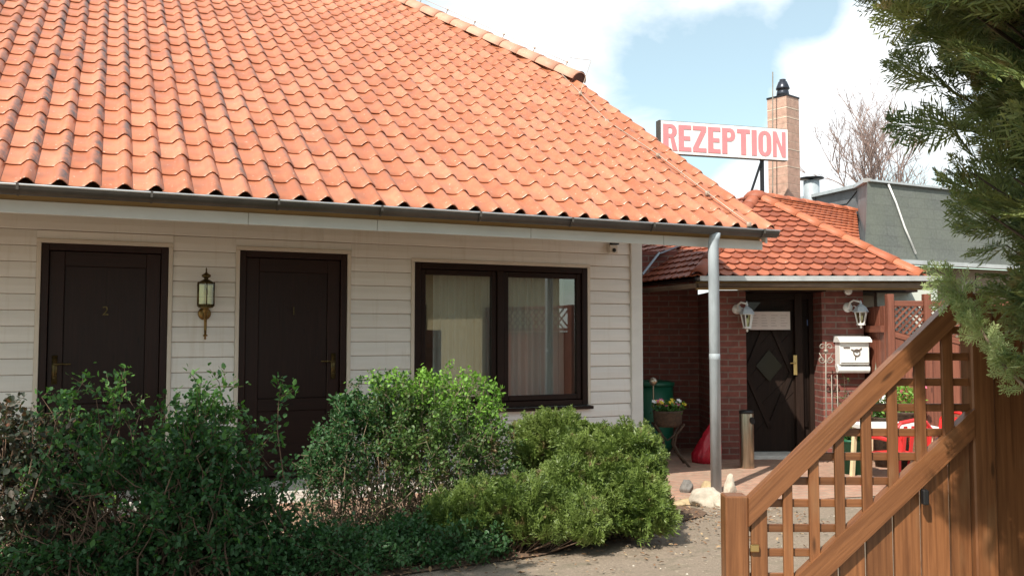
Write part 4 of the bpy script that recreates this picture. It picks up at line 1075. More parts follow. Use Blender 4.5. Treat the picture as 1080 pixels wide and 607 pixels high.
m_ = MB(); m_.lathe((vp.x, vp.y, 0), [(.03, zt), (.03, zt+.035), (.205, zt+.035), (.20, zt+.055), (.03, zt+.075)], 20); m_.build('vent_cap', M['black'], pv, True)
# ------------------------------------------------------------------ red-brown fence behind the seats
FB = 9.55
def fence_panel(x0, x1, label, post_right, rails=True):
    A0, A1 = AX(x0, FB), AX(x1, FB); zt = pB(x0, 310, FB).z
    o = empty('garden_fence', W((A0+A1)/2, FB, 0), label, 'fence', 'red-brown lattice-topped fence by the brick porch')
    pts_ = [A0]+([A1] if post_right else [])
    for a in pts_:
        q = MB(); q.boxAB(a-.036, a+.036, FB-.036, FB+.036, 0, zt, .004); q.build('post', M['fencewood'], o)
    a0, a1 = A0+.037, A1-.037
    zl, zr = pB(x0, 352, FB).z, pB(x1, 352+(x1-x0)*.22, FB).z; zk = pB(x0, 320, FB).z
    q = MB(); q.bar(W(a0, FB, zk), W(a1, FB, zk), .06, .035, up=(0,0,1), bev=.004); q.build('rail', M['fencewood'], o)
    q = MB(); q.bar(W(a0, FB, zl), W(a1, FB, zr), .06, .035, up=(0,0,1), bev=.004); q.build('rail', M['fencewood'], o)
    q = MB(); q.bar(W(a0, FB, .12), W(a1, FB, .12), .08, .035, up=(0,0,1)); q.build('rail', M['fencewood'], o)
    q = MB(); n = max(4, int((a1-a0)/.062)); st = (a1-a0)/n; h = zk-zl
    sp = .07
    m = int((h+(a1-a0)+(zl-zr))/sp)+1
    for sg, off in ((1, -.008), (-1, .008)):
        for i in range(-m, m+n+6):
            # diagonal laths clipped to the panel
            x_0 = a0+i*sp; pts = []
            for k in range(41):
                zz = min(zl, zr)+(zk-min(zl, zr))*k/40; xx = x_0+sg*(zz-zr)
                lim = zl+(zr-zl)*(xx-a0)/(a1-a0)
                if a0 <= xx <= a1 and zz >= lim: pts.append((xx, zz))
            if len(pts) > 3: q.bar(W(pts[0][0], FB+off, pts[0][1]), W(pts[-1][0], FB+off, pts[-1][1]), .018, .008, up=(0,0,1))
    q.build('lattice', M['fencewood'], o)
    q = MB(); nb = max(3, int((a1-a0)/.085)); st = (a1-a0)/nb
    for i in range(nb):
        xa, xb = a0+st*i+.003, a0+st*(i+1)-.003; za = zl+(zr-zl)*((xa-a0)/(a1-a0))-.03
        q.boxAB(xa, xb, FB-.008, FB+.008, .15, za, .002)
    q.build('boards', M['fencewood'], o)
fence_panel(940, 979, 'narrow left section of the red-brown lattice fence next to the brick wall', False)
fence_panel(979, 1036, 'middle section of the red-brown lattice fence behind the wooden gate', False)
fence_panel(1036, 1150, 'right section of the red-brown lattice fence behind the conifer', True)
# side fence running back from the first post
o = empty('side_fence', W(AX(937, FB), FB+.5, 0), 'short dark board fence running back beside the brick wall', 'fence')
q = MB(); 
for i in range(6): q.boxAB(AX(937, FB)-.01, AX(937, FB)+.01, FB+.05+i*.13, FB+.17+i*.13, .05, 1.68-.0*i, .003)
q.build('boards', M['fencewood'], o); q = MB(); q.boxAB(AX(937, FB)-.05, AX(937, FB)-.011, FB+.05, FB+.83, 1.4, 1.47); q.build('rail', M['fencewood'], o); q = MB(); q.boxAB(AX(937, FB)-.05, AX(937, FB)-.011, FB+.05, FB+.83, .3, .37); q.build('rail', M['fencewood'], o)
# pale bent hose in the gap
q = MB(); q.tube([pB(934, 322, 9.9), pB(931, 345, 9.9), pB(926, 375, 9.85), pB(923, 400, 9.85), W(AX(921, 9.8), 9.8, 0)], .016, 8); tag(q.build('curved_pole', plain('pale_pole', (.25,.26,.2), .6), None, True), 'pale curved hose hanging in the dark gap beside the fence', 'pole')  # unidentified pale curved shape, modelled as a leaning tube
# ------------------------------------------------------------------ foreground gate
GB_ = 3.4
def G(x, y, B=GB_): return pB(x, y, B)
def GA_(x): return G(x, 500).dot(rr)
gate = empty('wooden_gate', W(GA_(900), GB_, 0), 'varnished brown wooden gate wing with slanted rails, lattice and upright boards', 'gate')
a0, a1 = GA_(765), GA_(789.5); zt = G(777, 523).z
q = MB(); q.boxAB(a0, a1, GB_-.0, GB_+.09, -.1, zt, .006); q.build('post', M['gatewood'], gate)
a0r, a1r = GA_(1028), GA_(1052)
q = MB(); q.boxAB(a0r, a1r, GB_+.0, GB_+.09, -.1, G(1040, 309).z, .006); q.build('post', M['gatewood'], gate)
# rails
def lineY(x, p, q): return p[1]+(q[1]-p[1])*(x-p[0])/(q[0]-p[0])
U0, U1 = (790, 541), (1026, 311); L0, L1 = (790, 672), (1028, 446)
def slab(xa, ya0, ya1, xb, yb0, yb1, B0, th):
    m = MB(); P = [G(xa, ya1, B0), G(xb, yb1, B0), G(xb, yb0, B0), G(xa, ya0, B0)]; m.prism(P, fr*th); d = (P[1]-P[0]).normalized(); e = Vector((0,0,1)).cross(fr); n = d.cross(fr)
    m.uv = [[(m.v[j].dot(d)+ya0*.1, m.v[j].dot(n)+m.v[j].dot(fr)) for j in f] for f in m.f]; return m
slab(790, 526, 555, 1026, 296.5, 325, GB_-.012, .055).build('upper_rail', M['gatewood'], gate)
slab(790, 656, 688, 1028, 431, 461, GB_-.010, .05).build('lower_rail', M['gatewood'], gate)
q = MB()
for cx, hw_ in ((800.5, 8.5), (831, 5), (859, 5.3), (886.5, 5), (915.5, 5.3), (943.5, 5.3), (973.5, 5.6), (1003, 5.8)):
    yu, yl = lineY(cx, U0, U1)+6, lineY(cx, L0, L1)-6
    z1_, z0_ = G(cx, yu).z, G(cx, yl).z
    q.boxAB(GA_(cx-hw_), GA_(cx+hw_), GB_+.004, GB_+.022, max(z0_, -.0), z1_, .002)
q.build('upright_slats', M['gatewood'], gate)
q = MB()
for yy in (348, 376, 403, 430, 456.5, 482, 508, 531.5, 558, 584, 610, 636):
    xl = U0[0]+(yy-U0[1])/(U1[1]-U0[1])*(U1[0]-U0[0]); xr = L0[0]+(yy-L0[1])/(L1[1]-L0[1])*(L1[0]-L0[0])
    xl, xr = max(xl, 792), min(xr, 1028); zz = G(900, yy).z
    if xr-xl > 4: q.boxAB(GA_(xl), GA_(xr), GB_+.024, GB_+.040, zz-.0145, zz+.0145, .002)
q.build('cross_slats', M['gatewood'], gate)
q = MB()
gx = [793, 828, 857, 886, 915, 944.5, 974, 1005, 1028]
for xa, xb in zip(gx[:-1], gx[1:]):
    yc = (lineY(xa, L0, L1)+lineY(xb, L0, L1))/2; za = G(xa, lineY(xa, L0, L1)).z; zb2 = G(xb, lineY(xb, L0, L1)).z
    A_, B2 = GA_(xa+1.3), GA_(xb-1.3)
    q.prism([W(A_, GB_+.03, .06), W(B2, GB_+.03, .06), W(B2, GB_+.03, zb2), W(A_, GB_+.03, za)], fr*.018)
ob = q
# board uv along height
for i, f in enumerate(q.f): q.uv[i] = [(q.v[j].z+i//6*1.7, q.v[j].dot(rr)) for j in f]
q.build('boards', M['gatewood'], gate)
q = MB(); q.boxAB(GA_(793), GA_(1028), GB_+.05, GB_+.085, .16, .24, .004); q.build('bottom_rail', M['gatewood'], gate)
q = MB(); p = G(793, 577); q.boxAB(GA_(789.6), GA_(799), GB_-.014, GB_-.0, p.z-.014, p.z+.014, .003); q.build('latch_plate', M['gold'], gate)
q = MB(); p = G(973.5, 522); q.boxAB(GA_(970), GA_(976), GB_-.03, GB_-.001, G(973, 531).z, G(973, 515).z, .004); q.build('hook', M['black'], gate)
# plank fence to the right of the gate
pf = empty('plank_fence', W(GA_(1150), GB_, 0), 'tall dark plank fence right of the gate under the conifer', 'fence')
q = MB(); x = a1r+.003; k = 0
while x < a1r+2.4:
    q.boxAB(x, x+.118, GB_+.02+(k%2)*.0, GB_+.042, .05, G(1060, 322).z+.0, .003); x += .124; k += 1
q.build('boards', M['gatewood'], pf)
for zz in (.35, 1.2):
    q = MB(); q.boxAB(a1r, a1r+2.4, GB_+.044, GB_+.08, zz-.04, zz+.04, .003); q.build('rail', M['gatewood'], pf)
# ------------------------------------------------------------------ children's table and chairs
def kid_table(B_):
    c = W(AX(942, B_), B_, 0); z = pB(940, 447, B_).z; o = empty('garden_table', c, 'small white plastic table with pale legs seen through the gate lattice', 'table')
    q = MB(); q.boxAB(c.dot(rr)-.36, c.dot(rr)+.30, B_-.26, B_+.26, z-.035, z, .012); q.build('table_top', M['white'], o)
    for sx, sy in ((-1,-1), (1,-1), (-1,1), (1,1)):
        q = MB(); a = c.dot(rr)-.03+sx*.27; q.bar(W(a+sx*.03, B_+sy*.21, 0), W(a, B_+sy*.19, z-.03), .035, .035, up=(1,0,0)); q.build('leg', plain('cream_leg', (.62,.52,.33), .5) if 'cream' not in M else M['cream'], o)
kid_table(8.6)
def red_chair(B_, x, rz, label):
    c = W(AX(x, B_), B_, 0); o = local_root('plastic_chair', c, label, 'chair', 'small red plastic chairs at the white table', -YAW+rz)
    w, sh, h = .20, .30, .60
    q = MB(); q.hexa((0,0,sh), (w,0,0), (0,.18,0), (0,0,.014), .008); q.build('seat', M['redplastic'], o)
    for sx, sy in ((-1,-1), (1,-1), (-1,1), (1,1)):
        q = MB(); q.bar((sx*(w+.0), sy*.19, 0), (sx*(w-.03), sy*.15, sh), .035, .04, up=(0,1,0), bev=.004); q.build('leg', M['redplastic'], o)
    q = MB()
    for i in range(5): q.bar((-w+.04+i*(2*w-.08)/4, .17, sh), (-w+.03+i*(2*w-.06)/4, .215, h-.03), .012, .032, up=(0,1,0))
    q.tube([(-w,.17,sh), (-w,.21,h-.06), (-w*.7,.215,h), (0,.22,h+.02), (w*.7,.215,h), (w,.21,h-.06), (w,.17,sh)], .018, 8); q.build('backrest', M['redplastic'], o)
    for sx in (-1, 1):
        q = MB(); q.tube([(sx*w,.20,h-.16), (sx*(w+.02),.05,h-.14), (sx*(w+.01),-.13,h-.15), (sx*(w),-.16,h-.20), (sx*w,-.16,sh)], .018, 8); q.build('armrest', M['redplastic'], o)
    return o
red_chair(8.15, 943, math.radians(200), 'red plastic chair standing in front of the small white table')
red_chair(8.75, 988, math.radians(-75), 'red plastic chair at the right end of the small white table')
# green planter with yellow flowers
B_ = 9.0; c = W(AX(899, B_), B_, 0)
pl = empty('flower_tub', c, 'round dark green tub on the ground left of the white table', 'planter'); q = MB(); zt = pB(899, 462, B_).z; q.lathe(c, [(.13, 0), (.16, zt-.03), (.18, zt-.02), (.18, zt), (.15, zt-.02)], 20); q.build('tub', M['greenplastic'], pl, True)
flowers('yellow_flowers', c+Vector((0,0,zt-.02)), .15, .13, 0, [('petalyellow', 16)], 'low yellow flowers growing in the dark green tub', 'flowers', h=.12, seed=4)
B_ = 9.3; c = W(AX(953, B_), B_, 0); q = MB(); zt = pB(953, 433, B_).z
pl = empty('flower_pot', c, 'tall plain pot standing by the red-brown fence behind the white table', 'planter'); q.lathe(c, [(.13, 0), (.17, zt-.04), (.19, zt-.02), (.19, zt), (.16, zt-.02)], 20); q.build('pot', M['wicker'], pl, True)
flowers('leafy_pot_plant', c+Vector((0,0,zt-.02)), .20, .15, 0, [('petalpink', 5)], 'bright green leafy plant in the pot by the red-brown fence', 'plant', h=.26, leaf='leafbright', nl=420, seed=6)
B_ = 9.45; c = W(AX(931, B_), B_, 0); q = MB(); pl = empty('small_pot', c, 'slim pot standing at the left end of the red-brown fence', 'planter'); q.lathe(c, [(.09, 0), (.12, .50), (.13, .52), (.10, .50)], 16); q.build('pot', M['wicker'], pl, True)
flowers('white_flowers', c+Vector((0,0,.5)), .12, .10, 0, [('petalwhite', 12), ('petalpink', 3)], 'white flowers in the slim pot left of the leafy pot plant', 'flowers', h=.2, seed=9)
# ------------------------------------------------------------------ stones round the downpipe
from mathutils import noise as mnoise
def stone(c, sx, sy, sz, mat, label, seed, tilt=0, point=0):
    bm = bmesh.new(); bmesh.ops.create_icosphere(bm, subdivisions=4, radius=1); r = random.Random(seed)
    pl = [(Vector((r.gauss(0,1), r.gauss(0,1), r.gauss(0,1))).normalized(), r.uniform(.62, .92)) for _ in range(11)]
    for v in bm.verts:
        for n, d in pl:
            e = v.co.dot(n)-d
            if e > 0: v.co -= n*e*.85
        if point: v.co.x *= 1-point*max(0, v.co.z)*.6; v.co.y *= 1-point*max(0, v.co.z)*.6
        v.co *= 1+.10*mnoise.noise(v.co*2.3+Vector((seed,0,0)))+.05*mnoise.noise(v.co*6+Vector((0,seed,0)))
        v.co = Vector((v.co.x*sx, v.co.y*sy, v.co.z*sz))
    bmesh.ops.rotate(bm, verts=bm.verts, cent=(0,0,0), matrix=Matrix.Rotation(tilt, 3, fr)); me = bpy.data.meshes.new('stone'); bm.to_mesh(me); bm.free()
    o = finish(me, 'stone', mat, None, True); o.location = c; o.rotation_euler = (0,0,r.uniform(-.4,.4)-YAW); tag(o, label, 'stone', 'stones around the foot of the downpipe')
def gp(x, y, dz=0): p = pZ(x, y, 0); p.z = dz; return p
stone(gp(745, 533, .055), .135, .10, .10, M['rock'], 'large flat white stone in front of the downpipe foot', 3)
stone(gp(770, 523, .08), .06, .05, .14, M['rock'], 'upright pointed white stone right of the downpipe', 5, .1, 1)
stone(gp(724, 519, .045), .065, .06, .07, M['rockgrey'], 'round dark grey stone left of the downpipe', 7)
stone(gp(727, 531, .018), .12, .08, .035, M['rockyellow'], 'low sandy yellow stone between the grey and the large white stone', 9)
stone(gp(760, 535, .04), .055, .06, .075, M['rock'], 'small grey-white stone squeezed between white stone and gate post', 11, .3)
stone(gp(746, 517, .03), .07, .05, .06, M['rockyellow'], 'sandy stone directly left of the downpipe behind the white one', 13)
stone(gp(779, 532, .03), .07, .06, .05, M['rockyellow'], 'sandy stone rightmost of the stones at the downpipe', 15)
stone(gp(716, 533, .014), .06, .05, .025, M['rockyellow'], 'flat little sandy stone leftmost at the edge of the paving', 17)
# ------------------------------------------------------------------ yellow house across the yard (mirrored in the window)
yh = empty('yellow_house', (9.6, -2.0, 0), 'pale yellow rendered house across the yard, mirrored in the window', 'house')
q = MB()
def rot2(x, y, z): # local frame facing the window
    a = math.radians(66); return Vector((8.0+x*math.cos(a)+y*math.sin(a)*1, -.2+x*math.sin(a)-y*math.cos(a), z))
def rbox(mb, x0, x1, y0, y1, z0, z1): 
    c = rot2((x0+x1)/2, (y0+y1)/2, (z0+z1)/2); ex = rot2(1,0,0)-rot2(0,0,0); ey = rot2(0,1,0)-rot2(0,0,0); mb.hexa(c, ex*(x1-x0)/2, ey*(y1-y0)/2, (0,0,(z1-z0)/2))
YO = -10.0
rbox(q, YO, -1.9, .3, 3, 0, 2.8)
q.build('wall', M['render'], yh)
for k in range(3):
    q = MB(); rbox(q, -4.6-k*2.3, -3.7-k*2.3, .27, .299, .9, 2.1); wi = q.build('window', M['frame'], yh); q = MB(); rbox(q, -4.65-k*2.3, -3.65-k*2.3, .2, .3, .82, .88); q.build('window_sill', M['white'], wi)
q = MB(); rbox(q, YO-.4, -1.6, -.2, 3.5, 2.8, 3.0); q.build('roof', M['tile2'], yh)

ls = empty('lattice_screen', rot2(-.8, .5, 0), 'dark lattice-topped screen beside the yellow house, mirrored in the window', 'fence')
q = MB(); n_ = 14
for i in range(n_): rbox(q, -1.8+i*.16, -1.8+i*.16+.15, .45, .47, .05, 1.45)
q.build('boards', M['fencewood'], ls)
for xx in (-1.85, .45):
    q = MB(); rbox(q, xx-.05, xx+.05, .40, .50, 0, 2.0); q.build('post', M['fencewood'], ls)
for zz in (1.47, 1.93):
    q = MB(); rbox(q, -1.8, .4, .43, .48, zz, zz+.06); q.build('rail', M['fencewood'], ls)
q = MB()
for sg in (-1, 1):
    for i in range(-3, 18):
        xa = -1.8+i*.15; xb = xa+.4; 
        if sg < 0: xa, xb = xb, xa
        if min(xa, xb) < -1.8 or max(xa, xb) > .4: continue
        q.bar(rot2(xa, .455+.01*sg, 1.53), rot2(xb, .455+.01*sg, 1.93), .03, .008)
q.build('lattice', M['fencewood'], ls)
# ------------------------------------------------------------------ bushes
def bush(name, root, label, cat, group, groups, stems=60, base_r=(.3,.2), env=None, seed=1, leafL=.03, matl='leafgreen', stemmat='stalk', twigs=7, lpt=12,
         bare=.35, wid=.55, stem_r=.007, spread=.10, extra_top=0, matfn=None, bend=.2):
    """groups of stems from the root reaching points of the crown envelope, with leafy side twigs"""
    r = np.random.default_rng(seed); o = empty(name, root, label, cat, group); c = np.array(root)
    T = env(r, stems)                                     # target points relative to root
    ax = np.array([np.array(rr), np.array(fr), np.array([0,0,1.])])
    Bp = np.stack([r.normal(0, base_r[0], stems), r.normal(0, base_r[1], stems), np.zeros(stems)], 1)
    Bp[:, :2] = Bp[:, :2]*.55+T[:, :2]*.45
    K = 7; S = []
    for k in range(K+1):
        t = k/K; mid = Bp*(1-t)+T*t; mid = mid+np.array([0,0,1])*(np.sin(math.pi*t)*bend*T[:, 2:3]*.4)
        if 0 < k < K: mid = mid+r.normal(0, .018, mid.shape)
        S.append(mid)
    S = np.stack(S, 1)
    parts = []
    for k in range(K): parts.append(segs(S[:, k]@ax+c, S[:, k+1]@ax+c, np.full(stems, stem_r*(1-.75*k/K)), np.full(stems, stem_r*(1-.75*(k+1)/K))))
    # twigs
    tw0, tw1 = [], []
    tt = r.uniform(bare, 1, (stems, twigs)); tt[:, 0] = 1
    for j in range(twigs):
        t = tt[:, j]*K; k = np.minimum(t.astype(int), K-1); f_ = (t-k)[:, None]
        P = S[np.arange(stems), k]*(1-f_)+S[np.arange(stems), k+1]*f_
        D = unit(r.normal(0, 1, (stems, 3))+np.array([0,0,.7])+unit(T*np.array([1,1,.3]))*.8)
        tw0.append(P); tw1.append(P+D*(spread*r.uniform(.5, 1.5, (stems, 1))))
    A = np.concatenate(tw0); B = np.concatenate(tw1); parts.append(segs(A@ax+c, B@ax+c, np.full(len(A), stem_r*.35), np.full(len(A), stem_r*.15)))
    V, Fc = merge(parts); fast_mesh('stems', V, Fc, M[stemmat], o)
    n = len(A); t = r.uniform(.05, 1.08, (n, lpt)); P = A[:, None]+(B-A)[:, None]*t[..., None]+r.normal(0, .010+leafL*.25, (n, lpt, 3))
    D = unit((B-A)[:, None]*6+r.normal(0, .9, (n, lpt, 3))+np.array([0,0,.15])); Nn = unit(r.normal(0, .55, (n, lpt, 3))+np.array([0,0,1.]))
    P = P.reshape(-1, 3); D = D.reshape(-1, 3); Nn = Nn.reshape(-1, 3); L = leafL*r.uniform(.55, 1.35, len(P))
    keep = P[:, 2] > .02
    P, D, Nn, L = P[keep], D[keep], Nn[keep], L[keep]
    if matfn is None: sel = [(matl, np.ones(len(P), bool))]
    else: sel = matfn(P, r)
    for mn, mk in sel:
        if mk.sum() == 0: continue
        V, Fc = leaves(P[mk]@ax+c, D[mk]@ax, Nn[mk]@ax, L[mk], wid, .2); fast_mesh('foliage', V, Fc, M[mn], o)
    return o
def dome(rx, ry, h, boxy=2.6, inner=.55, low=.15):
    def f(r, n):
        th = r.uniform(0, 2*math.pi, n); ph = np.arccos(r.uniform(low*.6, 1, n))
        d = np.stack([np.sin(ph)*np.cos(th), np.sin(ph)*np.sin(th), np.cos(ph)], 1)
        k = (np.abs(d)**boxy).sum(1)**(-1/boxy); d = d*k[:, None]*(r.uniform(inner, 1, n)**.5)[:, None]
        return d*np.array([rx, ry, h])
    return f
def BP(x, B): return W(pB(x, 500, B).dot(rr), B, .01)
def top(x, y, B): return pB(x, y, B).z
# left leafy shrub
B_ = 5.25
def env_left(r, n):
    f = dome(.80, .48, top(150, 425, B_), 2.8, .35)(r, n)
    k = max(8, n//14); f[:k, 0] = r.choice([-.36, -.28, .24, .30, .18, .62, -.65], k)+r.normal(0, .05, k); f[:k, 1] = r.normal(0, .12, k); f[:k, 2] = r.uniform(.95, 1.16, k)*top(150, 425, B_)
    return f
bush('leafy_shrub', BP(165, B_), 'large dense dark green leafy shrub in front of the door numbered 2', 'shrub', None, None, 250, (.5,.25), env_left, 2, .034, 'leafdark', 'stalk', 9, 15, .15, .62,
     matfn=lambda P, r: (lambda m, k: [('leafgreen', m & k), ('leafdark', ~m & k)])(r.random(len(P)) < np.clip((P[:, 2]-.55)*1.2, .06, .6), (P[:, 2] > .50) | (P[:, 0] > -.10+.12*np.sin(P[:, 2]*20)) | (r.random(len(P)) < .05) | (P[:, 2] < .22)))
B2 = 5.25
bush('purple_leaved_shrub', BP(22, B2), 'loose shrub with purplish dark leaves and reddish top shoots at the left edge', 'shrub', None, None, 70, (.25,.2),
     dome(.46, .34, top(30, 408, B2), 2.4, .3), 5, .042, 'leafpurple', 'stalk', 9, 9, .55, .66)
# middle twiggy shrub
B_ = 6.3
def env_mid(r, n):
    f = dome(.80, .50, top(440, 384, B_)-.03, 3.4, .62)(r, n)
    s = f[:, 0] < -.25; f[s, 2] *= np.clip(1+(f[s, 0]+.25)*.55, .62, 1)
    return f
bush('twiggy_shrub', BP(432, B_), 'tall rounded shrub with bare twiggy sides and sunlit-tinted top below the window', 'shrub', None, None, 360, (.42,.26), env_mid, 8, .027, 'leafmid', 'palestalk', 9, 18, .50, .6, .005, .060,
     matfn=lambda P, r: (lambda a, b, k: [('leafbright', a & k), ('leafdark', b & ~a & k), ('leafmid', ~a & ~b & k)])(((P[:, 0]-.15)*.6+(P[:, 2]-.80)*1.7+r.normal(0, .18, len(P))) > .22, P[:, 0] < -.18+r.normal(0, .15, len(P)), r.random(len(P)) < np.clip((P[:, 2]-.15)*1.6, .10, 1)))  # sunlit top right and shaded left are painted through the leaf colours
# low dark ground shrubs between
for (x, Bq, rx, h, sd, lab) in ((330, 5.25, .62, .28, 21, 'low dark green shrub at the foot of the twiggy shrub, nearest the leafy one'), (455, 5.6, .52, .27, 22, 'low spreading green shrub between the twiggy shrub and the junipers')):
    bush('low_shrub', BP(x, Bq), lab, 'shrub', 'low shrubs along the front of the bed', None, 130, (.35,.2), dome(rx, .30, h, 2.0, .2), sd, .028, 'leafdark', 'stalk', 7, 12, .15, .6, .004, .07)
# small bright leafy young shrub behind left (seen through gaps)
bush('young_shrub', BP(70, 6.6), 'small yellow-green shrub glimpsed behind the leafy shrubs at the left', 'shrub', None, None, 40, (.15,.12), dome(.30, .25, .75, 2.2, .3), 31, .035, 'leafbright', 'stalk', 6, 9, .3, .5)
# junipers
SPJ = [spray_template(7, 3, s, .045, .5) for s in (1,2,3)]
def juniper(name, root, lobes, label, n=700, seed=1, L=(.10,.2)):
    r = np.random.default_rng(seed); o = empty(name, root, label, 'juniper', 'clipped junipers at the front of the bed'); c = np.array(root)
    ax = np.array([np.array(rr), np.array(fr), np.array([0,0,1.])]); parts = []; st = []
    LB = []
    for (cx, cy, cz, rx, ry, rz) in lobes:            # every mound is a crowd of uneven tufts
        LB.append((cx, cy, cz, rx*.80, ry*.80, rz*.80, 2))
        for _ in range(15):
            d = unit(r.normal(0, 1, (1, 3)))[0]; d[2] = abs(d[2])*1.1-.25; bx = (abs(d)**4).sum()**-.25; q = r.uniform(.09, .19)
            LB.append((cx+d[0]*bx*(rx-q*.8), cy+d[1]*bx*(ry-q*.8), max(.08, cz+d[2]*bx*(rz-q*.6)), q, q, q*r.uniform(.8, 1.3), 1))
    tot = sum(l[3]*l[5]*l[6] for l in LB)
    for (cx, cy, cz, rx, ry, rz, wt) in LB:
        k = max(6, int(n*rx*rz*wt/tot))
        d = unit(r.normal(0, 1, (k, 3))); d[:, 2] = np.where(d[:, 2] < -.35, -d[:, 2], d[:, 2])
        rad = r.uniform(.3, 1.0, k)**.5
        P = d*rad[:, None]*np.array([rx, ry, rz])+np.array([cx, cy, cz]); m = P[:, 2] > .01; P = P[m]; d = d[m]; k = len(P)
        lean_ = unit(r.normal(0, 1, (1, 3))*np.array([1,1,.2]))[0]*.35
        D = unit(d*np.array([.7,.7,.4])+np.array([.10,-.15,.75])+lean_+r.normal(0, .22, (k, 3))); Nn = unit(r.normal(0, 1, (k, 3)))
        Ls = r.uniform(L[0], L[1], k)*(1.15 if wt == 1 else .9); P0 = P-D*Ls[:, None]*.6
        for q in range(3):
            mk = np.arange(k) % 3 == q; parts.append(place(SPJ[q], P0[mk]@ax+c, D[mk]@ax, Nn[mk]@ax, Ls[mk]))
        kk = max(1, k//9); st.append(segs(np.tile(np.array([[cx*.6, cy*.6, .0]]), (kk,1))@ax+c, P0[:kk]@ax+c, np.full(kk, .007), np.full(kk, .003)))
    V, Fc = merge(parts); fast_mesh('foliage', V, Fc, M['juniper'], o); V, Fc = merge(st); fast_mesh('stems', V, Fc, M['stalk'], o)
B_ = 6.35
juniper('juniper_bush', BP(640, B_), [(.03, .0, .33, .35, .32, .33), (-.12, -.25, .24, .36, .26, .24), (.19,-.10,.24,.16,.20,.27), (.05,-.38,.16,.30,.18,.17)], 'bright green clipped juniper nearest the gate with a flat cut side', 3000, 41, (.10,.20))
juniper('juniper_bush', BP(592, 6.95), [(.0, 0, .37, .36, .30, .30)], 'juniper mound under the right end of the window, behind the others', 1100, 42, (.10,.20))
juniper('juniper_bush', BP(527, 5.75), [(.0, .0, .19, .30, .24, .20), (-.28,.05,.12,.22,.22,.15), (.36,-.0,.15,.30,.22,.17)], 'low front juniper spreading over the edge of the gravel', 1700, 43, (.08,.17))
# leaf litter and pebbles (uncountable)
r = np.random.default_rng(77); n = 2600
x = r.uniform(-1.6, 4.9, n); y = 5.62+.10*(x-1.85)+r.normal(0, .42, n)-.25
P = np.stack([x, y, np.full(n, .018)], 1); D = unit(np.stack([r.normal(0,1,n), r.normal(0,1,n), r.normal(0,.15,n)], 1)); Nn = unit(np.stack([r.normal(0,.3,n), r.normal(0,.3,n), np.ones(n)], 1))
V, Fc = leaves(P, D, Nn, r.uniform(.012, .04, n), .5, .3)
m, nt, b = new_mat('dry_leaf'); gi = N(nt, 'ShaderNodeNewGeometry'); nt.links.new(ramp(nt, gi.outputs['Random Per Island'], [(0, (.12,.06,.03)), (.6, (.26,.15,.08)), (1, (.40,.30,.18))]), b.inputs['Base Color']); b.inputs['Roughness'].default_value = .8
lt = fast_mesh('leaf_litter', V, Fc, m); tag(lt, 'dry brown leaves strewn over the bed edge and gravel', 'leaf litter', kind='stuff')
n = 3800; a = r.uniform(-2.5, 4.5, n); bb = 3.0+r.random(n)**.8*5; P = np.stack([a*RX+bb*FX, a*RY+bb*FY, np.zeros(n)], 1); P = P[(P[:, 1] < 5.9) & (np.sin(P[:, 0]*3.1+np.sin(P[:, 1]*2.3)*2)+np.sin(P[:, 1]*4.7+P[:, 0]*1.3) > r.normal(-.2, .7, n))]
n = len(P); sz = r.uniform(.003, .010, n)*(1+(r.random(n) < .04)*1.0)
T = unit(np.array([[1,0,0],[-.5,.87,0],[-.5,-.87,0],[0,0,1.]]))*np.array([1,1,.7]); an = r.uniform(0, 6.28, n); ca, sa = np.cos(an), np.sin(an)
V = T[None]*sz[:, None, None]; X = V[..., 0]*ca[:, None]-V[..., 1]*sa[:, None]; Y = V[..., 0]*sa[:, None]+V[..., 1]*ca[:, None]; V = np.stack([X+P[:, None, 0], Y+P[:, None, 1], V[..., 2]+.002], 2)
Fc = np.array([[0,1,3],[1,2,3],[2,0,3]])[None]+(np.arange(n)*4)[:, None, None]
m, nt, b = new_mat('pebble'); gi = N(nt, 'ShaderNodeNewGeometry'); nt.links.new(ramp(nt, gi.outputs['Random Per Island'], [(0, (.16,.13,.10)), (.8, (.34,.28,.22)), (1, (.62,.58,.5))]), b.inputs['Base Color']); b.inputs['Roughness'].default_value = .8
tag(fast_mesh('pebbles', V.reshape(-1,3), Fc.reshape(-1,3), m), 'fine pale pebbles scattered on the sandy gravel', 'pebbles', kind='stuff')
# climbing plant on the brick
c = W(AX(893, 9.93), 9.93, 0)
def env_climb(r, n): return np.stack([r.normal(0, .10, n), r.uniform(-.02, .02, n), r.uniform(.4, 1.02, n)], 1)
bush('climbing_plant', c, 'thin almost leafless climber on the brick below the mailbox', 'climber', None, None, 12, (.06,.01), env_climb, 51, .028, 'leafmid', 'palestalk', 6, 2, .3, .6, .0045, .06)
